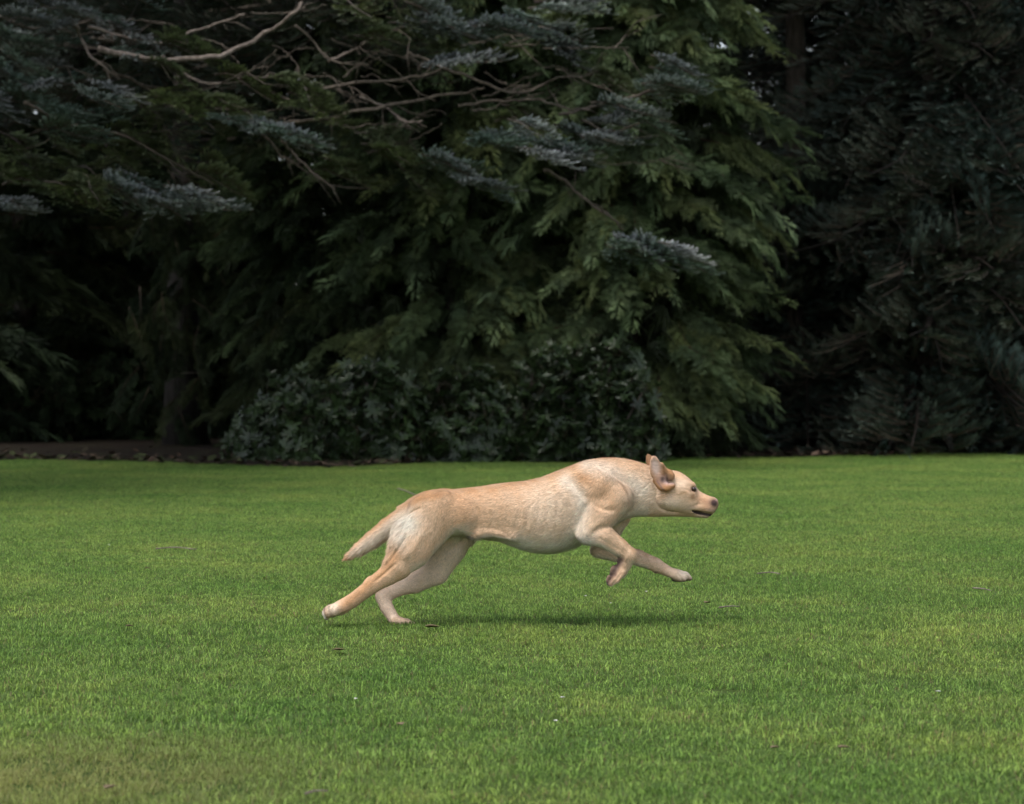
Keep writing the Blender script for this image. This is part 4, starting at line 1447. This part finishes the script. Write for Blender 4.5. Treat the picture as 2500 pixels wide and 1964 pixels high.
lay(CREAM, 0.62 * seg(q1, [(1330, 200), (1400, 270), (1420, 330), (1395, 440)], 38, -0.1, 0.06))
lay(CREAM, 0.5 * seg(q1, [(1440, 115), (1560, 145), (1660, 195), (1730, 240)], 40))
lay(CREAM, 0.40 * blob(q1, 1720, 290, 90, 110))
lay(CREAM, 0.30 * blob(q1, 1250, 350, 160, 150))
inner = np.clip(np.where(bv[:, 1] > 0.015, -bn[:, 1], bn[:, 1]) * 1.3, 0, 1) * (bv[:, 2] < q1(0, 470)[2])
lay(PINK, 0.85 * inner * (bv[:, 0] < q1(1000, 0)[0]))
lay(PINK, 0.35 * inner * (bv[:, 0] >= q1(1000, 0)[0]))
lay(PINK, 0.45 * seg(q3, [(1000, 1150), (740, 1280), (860, 1510), (1050, 1550)], 80, 0.05, 0.06))
lay(FOX, 0.20 * np.clip(n2 * 1.2 + n3 * 0.8 + 0.2, 0, 1) * (1 - hash_noise(bv, 20, 9) * 0.4))
# paws
lay(CREAM, 0.55 * blob(q2, 1380, 1440, 130, 60, 0.083, 0.05))
lay(CREAM, 0.80 * blob(q3, 240, 1390, 70, 70, -0.08, 0.05))
lay(PAD, 0.95 * seg(q3, [(140, 1385), (160, 1490)], 22, -0.08, 0.06))
lay(PAD, 0.8 * seg(q3, [(195, 1365), (225, 1470)], 12, -0.08, 0.06))
lay(CREAM, 0.85 * seg(q3, [(120, 1430), (165, 1510)], 14, -0.08, 0.06))
lay(PAD, 0.97 * seg(q2, [(690, 1290), (625, 1400), (570, 1490), (548, 1550)], 58, -0.088, 0.09))
lay(PAD * 1.8, 0.6 * blob(q2, 640, 1455, 22, 22, -0.1, 0.03))
lay(PAD, 1.2 * seg(q2, [(1250, 1520), (1290, 1540), (1370, 1545), (1480, 1525)], 42, 0.083, 0.09))
lay(PAD, 0.8 * blob(q2, 1080, 1425, 30, 14, 0.083, 0.06))
# head
lay(FOX, 0.30 * seg(q1, [(1850, 150), (1930, 165), (1995, 215)], 30))
lay(CREAM, 0.32 * blob(q4, 1000, 480, 220, 120)); lay(CREAM, 0.35 * blob(q4, 800, 980, 330, 190))
lay(MUZ, 0.80 * blob(q4, 1580, 920, 240, 110, None, 1, -0.45)); lay(MUZ, 0.6 * blob(q4, 1600, 1080, 190, 80))
lay(PINK, 0.5 * blob(q4, 1180, 1090, 160, 90))
lay(FOX * 0.55, 0.75 * blob(q4, 1270, 800, 62, 75)); lay(FOX, 0.45 * blob(q4, 1060, 700, 140, 24, None, 1, 0.3))
lay(NOSE, 1.4 * blob(q4, 1795, 955, 105, 95, None, 1, -0.3)); lay(NOSE * 0.5, 0.9 * blob(q4, 1800, 1000, 70, 55))
lay(np.array([0.36, 0.22, 0.22]), 0.6 * blob(q4, 1862, 895, 30, 20))  # pink highlight painted on top of the nose
lay(np.array([0.5, 0.36, 0.30]), 0.6 * blob(q4, 1740, 1140, 110, 50))
lay(DARK, 1.6 * seg(q4, [(1270, 1158), (1450, 1205), (1640, 1250), (1720, 1262)], 40) * (np.abs(bv[:, 1]) < 0.0315) )
lay(PINK, 0.6 * seg(q4, [(1400, 1290), (1640, 1320)], 30))
lay(DARK, 1.5 * blob(q4, 1322, 638, 62, 58)); lay(DARK, 0.6 * seg(q4, [(1210, 665), (1320, 650)], 18))
lay(FOX, 0.55 * blob(q4, 580, 760, 150, 70, None, 1, 0.7))
# ears: rusty rim and back, pink inside, fold and canal shade painted in
ear_m = vert_avg((bpid >= EAR0).astype(float)[:, None], bq, len(bv), 3)[:, 0]
nearm = ear_m * (bv[:, 1] < 0)
farm = ear_m * (bv[:, 1] > 0)
lay(FOX * 0.9, nearm)
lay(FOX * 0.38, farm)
lay(np.array([0.78, 0.57, 0.49]), 1.25 * nearm * blob(q2, 1066, 255, 50, 98, None, 1, 0.22))
lay(FOX * 0.45, 0.75 * nearm * seg(q2, [(1150, 250), (1165, 330), (1190, 380)], 16))
lay(DARK * 3, 0.7 * nearm * seg(q2, [(1085, 420), (1120, 470), (1150, 510)], 13))
lay(np.array([0.45, 0.29, 0.27]), 0.9 * nearm * blob(q2, 1160, 400, 70, 50))  # brownish shading painted into the ear's lower folds
lay(DARK * 2.2, 1.0 * nearm * blob(q2, 1140, 395, 22, 34))
lay(np.array([0.62, 0.45, 0.42]), 0.9 * nearm * blob(q2, 1230, 430, 60, 24))
bc = bc * (1 + 0.07 * n2 + 0.06 * n3)[:, None]
bc = np.clip(bc, 0.01, 0.95)

dog_mat, nt, b = mat_new('dog coat', 0.62, 0.25)
cn = attr(nt)
fine = noise(nt, 170, 3, 0.6, stretch=(0.35, 1, 1))
cc = mixc(nt, 0.45, cn, ramp(nt, fine, [(0.30, (0.60, 0.56, 0.52)), (0.70, (1.15, 1.15, 1.15))]), 'MULTIPLY')
nt.links.new(cc, b.inputs['Base Color'])
b.inputs['Sheen Weight'].default_value = 0.12
b.inputs['Sheen Roughness'].default_value = 0.4
bump(nt, b, fine, 0.35, 0.004)

dog_base = np.array([bv[:, 0].mean(), 0, 0])
bv_l = bv - dog_base
dog = link('dog', np_mesh('dog', bv_l, bq, dog_mat, True, bc))
dog.location = dog_base
tag(dog, 'sandy yellow dog running flat out across the lawn, one ear blown open', 'dog')

# ---- short coat: fine tapered hairs lying along the coat direction
fur_len = np.full(len(bv), 0.0105)
fur_len += 0.012 * seg(q3, [(940, 480), (800, 610), (640, 730), (430, 850)], 90)
fur_len += 0.007 * seg(q3, [(900, 540), (850, 700), (800, 850)], 60)
fur_len += 0.012 * seg(q1, [(850, 500), (1090, 580), (1240, 600), (1320, 580), (1400, 535)], 36)
hx = np.clip((bv[:, 0] - q1(1800, 0)[0]) / (q1(1900, 0)[0] - q1(1800, 0)[0]), 0, 1)
fur_len = fur_len * (1 - 0.55 * hx)
fur_len = np.where(ear_m > 0.3, 0.0042, fur_len)
fur_len = np.where(farm > 0.3, 0.0042, fur_len)
low = np.clip((q1(0, 560)[2] - bv[:, 2]) / 0.05, 0, 1)
fur_len = fur_len * (1 - 0.5 * low)
bald = np.zeros(len(bv))
for w in (blob(q4, 1800, 960, 80, 90), seg(q4, [(1270, 1158), (1640, 1250), (1720, 1262)], 40), blob(q4, 1322, 638, 70, 62),
          seg(q2, [(690, 1290), (625, 1400), (570, 1490), (548, 1550)], 58, -0.088, 0.09), seg(q3, [(140, 1385), (160, 1490)], 22, -0.08, 0.06),
          nearm * blob(q2, 1090, 330, 90, 160), seg(q2, [(1250, 1520), (1370, 1545), (1480, 1525)], 40, 0.083, 0.09)):
    bald = np.maximum(bald, w)
NF = 170000
area = np.linalg.norm(bfn, axis=1)
fi = RNG.choice(len(bq), NF, p=area / area.sum())
w = RNG.dirichlet((1, 1, 1, 1), NF)
qi = bq[fi]
mixv = lambda A: (A[qi] * w[:, :, None]).sum(1)
fp, fnrm, fc, ff = mixv(bv_l), mixv(bn), mixv(bc), mixv(bflow)
fl = (fur_len[qi] * w).sum(1); fb = (bald[qi] * w).sum(1)
ok = (fb < 0.35)
fp, fnrm, fc, ff, fl = fp[ok], fnrm[ok], fc[ok], ff[ok], fl[ok]
fnrm /= np.linalg.norm(fnrm, axis=1)[:, None]
f0 = ff / (np.linalg.norm(ff, axis=1)[:, None] + 1e-9)
ff = ff + RNG.normal(size=ff.shape) * 0.16
ff -= fnrm * (ff * fnrm).sum(1)[:, None]
ff /= np.linalg.norm(ff, axis=1)[:, None] + 1e-9
side = np.cross(fnrm, ff)
fl = (fl * RNG.uniform(0.6, 1.25, len(fl)))[:, None]
wid = 0.0009
lift = RNG.uniform(0.08, 0.32, len(fl))[:, None] + np.clip((fl - 0.013) * 12, 0, 0.25)
root = fp - fnrm * 0.001
mid = fp + ff * fl * 0.55 + fnrm * fl * lift * 0.75
tip = fp + ff * fl + fnrm * fl * lift
V = np.stack([root - side * wid, root + side * wid, mid - side * wid * 0.8, mid + side * wid * 0.8, tip], 1)
nf = len(fp)
o5 = np.arange(nf)[:, None] * 5
T = np.concatenate([o5 + np.array([[0, 3, 1]]), o5 + np.array([[0, 2, 3]]), o5 + np.array([[2, 4, 3]])])
def cell_rand(p, size):
    c = np.floor(p / size).astype(np.int64)
    h = (c[:, 0] * 73856093) ^ (c[:, 1] * 19349663) ^ (c[:, 2] * 83492791)
    return ((h * 2654435761) % 4294967296) / 4294967296.0


f0 = f0 - fnrm * (f0 * fnrm).sum(1)[:, None]
f0 /= np.linalg.norm(f0, axis=1)[:, None] + 1e-9
s0 = np.cross(fnrm, f0)
loc = np.stack([(fp * f0).sum(1) / 0.016 + 3 * cell_rand(np.stack([(fp * s0).sum(1)] * 3, 1), 0.0036), (fp * s0).sum(1) / 0.0036, fp[:, 1] / 0.03], 1)
clump = cell_rand(loc, 1.0)
clump2 = cell_rand(loc + 0.5, 1.0)
rndc = np.clip(RNG.normal(1.0, 0.13, nf) * (0.87 + 0.26 * clump), 0.5, 1.4)[:, None]
cv = np.repeat((np.clip(fc * rndc, 0, 0.95))[:, None, :], 5, 1)
cv[:, 4] = np.clip(cv[:, 4] * 1.06, 0, 0.95)
fur_mat, nt, b = mat_new('dog hair', 0.55, 0.25)
nt.links.new(attr(nt), b.inputs['Base Color'])
b.inputs['Sheen Weight'].default_value = 0.1
fur = link('fur', np_mesh('fur', V.reshape(-1, 3), T, fur_mat, True, cv.reshape(-1, 3)), dog)
hn = fnrm + s0 * ((clump2 - 0.5) * 0.30)[:, None] + f0 * ((clump - 0.5) * 0.2)[:, None] + RNG.normal(0, 0.08, fp.shape)
hn /= np.linalg.norm(hn, axis=1)[:, None]
fur.data.normals_split_custom_set_from_vertices(np.repeat(hn[:, None, :], 5, 1).reshape(-1, 3).tolist())
tag(fur, kind='stuff')

# ---- eyes are real surfaces; the nose highlight is painted on the coat
eye_mat, nt, b = mat_new('dog eye', 0.06, 0.6)
b.inputs['Base Color'].default_value = (0.022, 0.010, 0.006, 1)
import bmesh
for s in (-1, 1):
    bm = bmesh.new()
    bmesh.ops.create_uvsphere(bm, u_segments=20, v_segments=12, radius=0.0074)
    me = bpy.data.meshes.new('eye')
    bm.to_mesh(me); bm.free()
    for p in me.polygons: p.use_smooth = True
    me.materials.append(eye_mat)
    e = link('eye', me, dog)
    e.location = Vector(q4(1325, 640, s * 0.0385)) - Vector(dog_base)
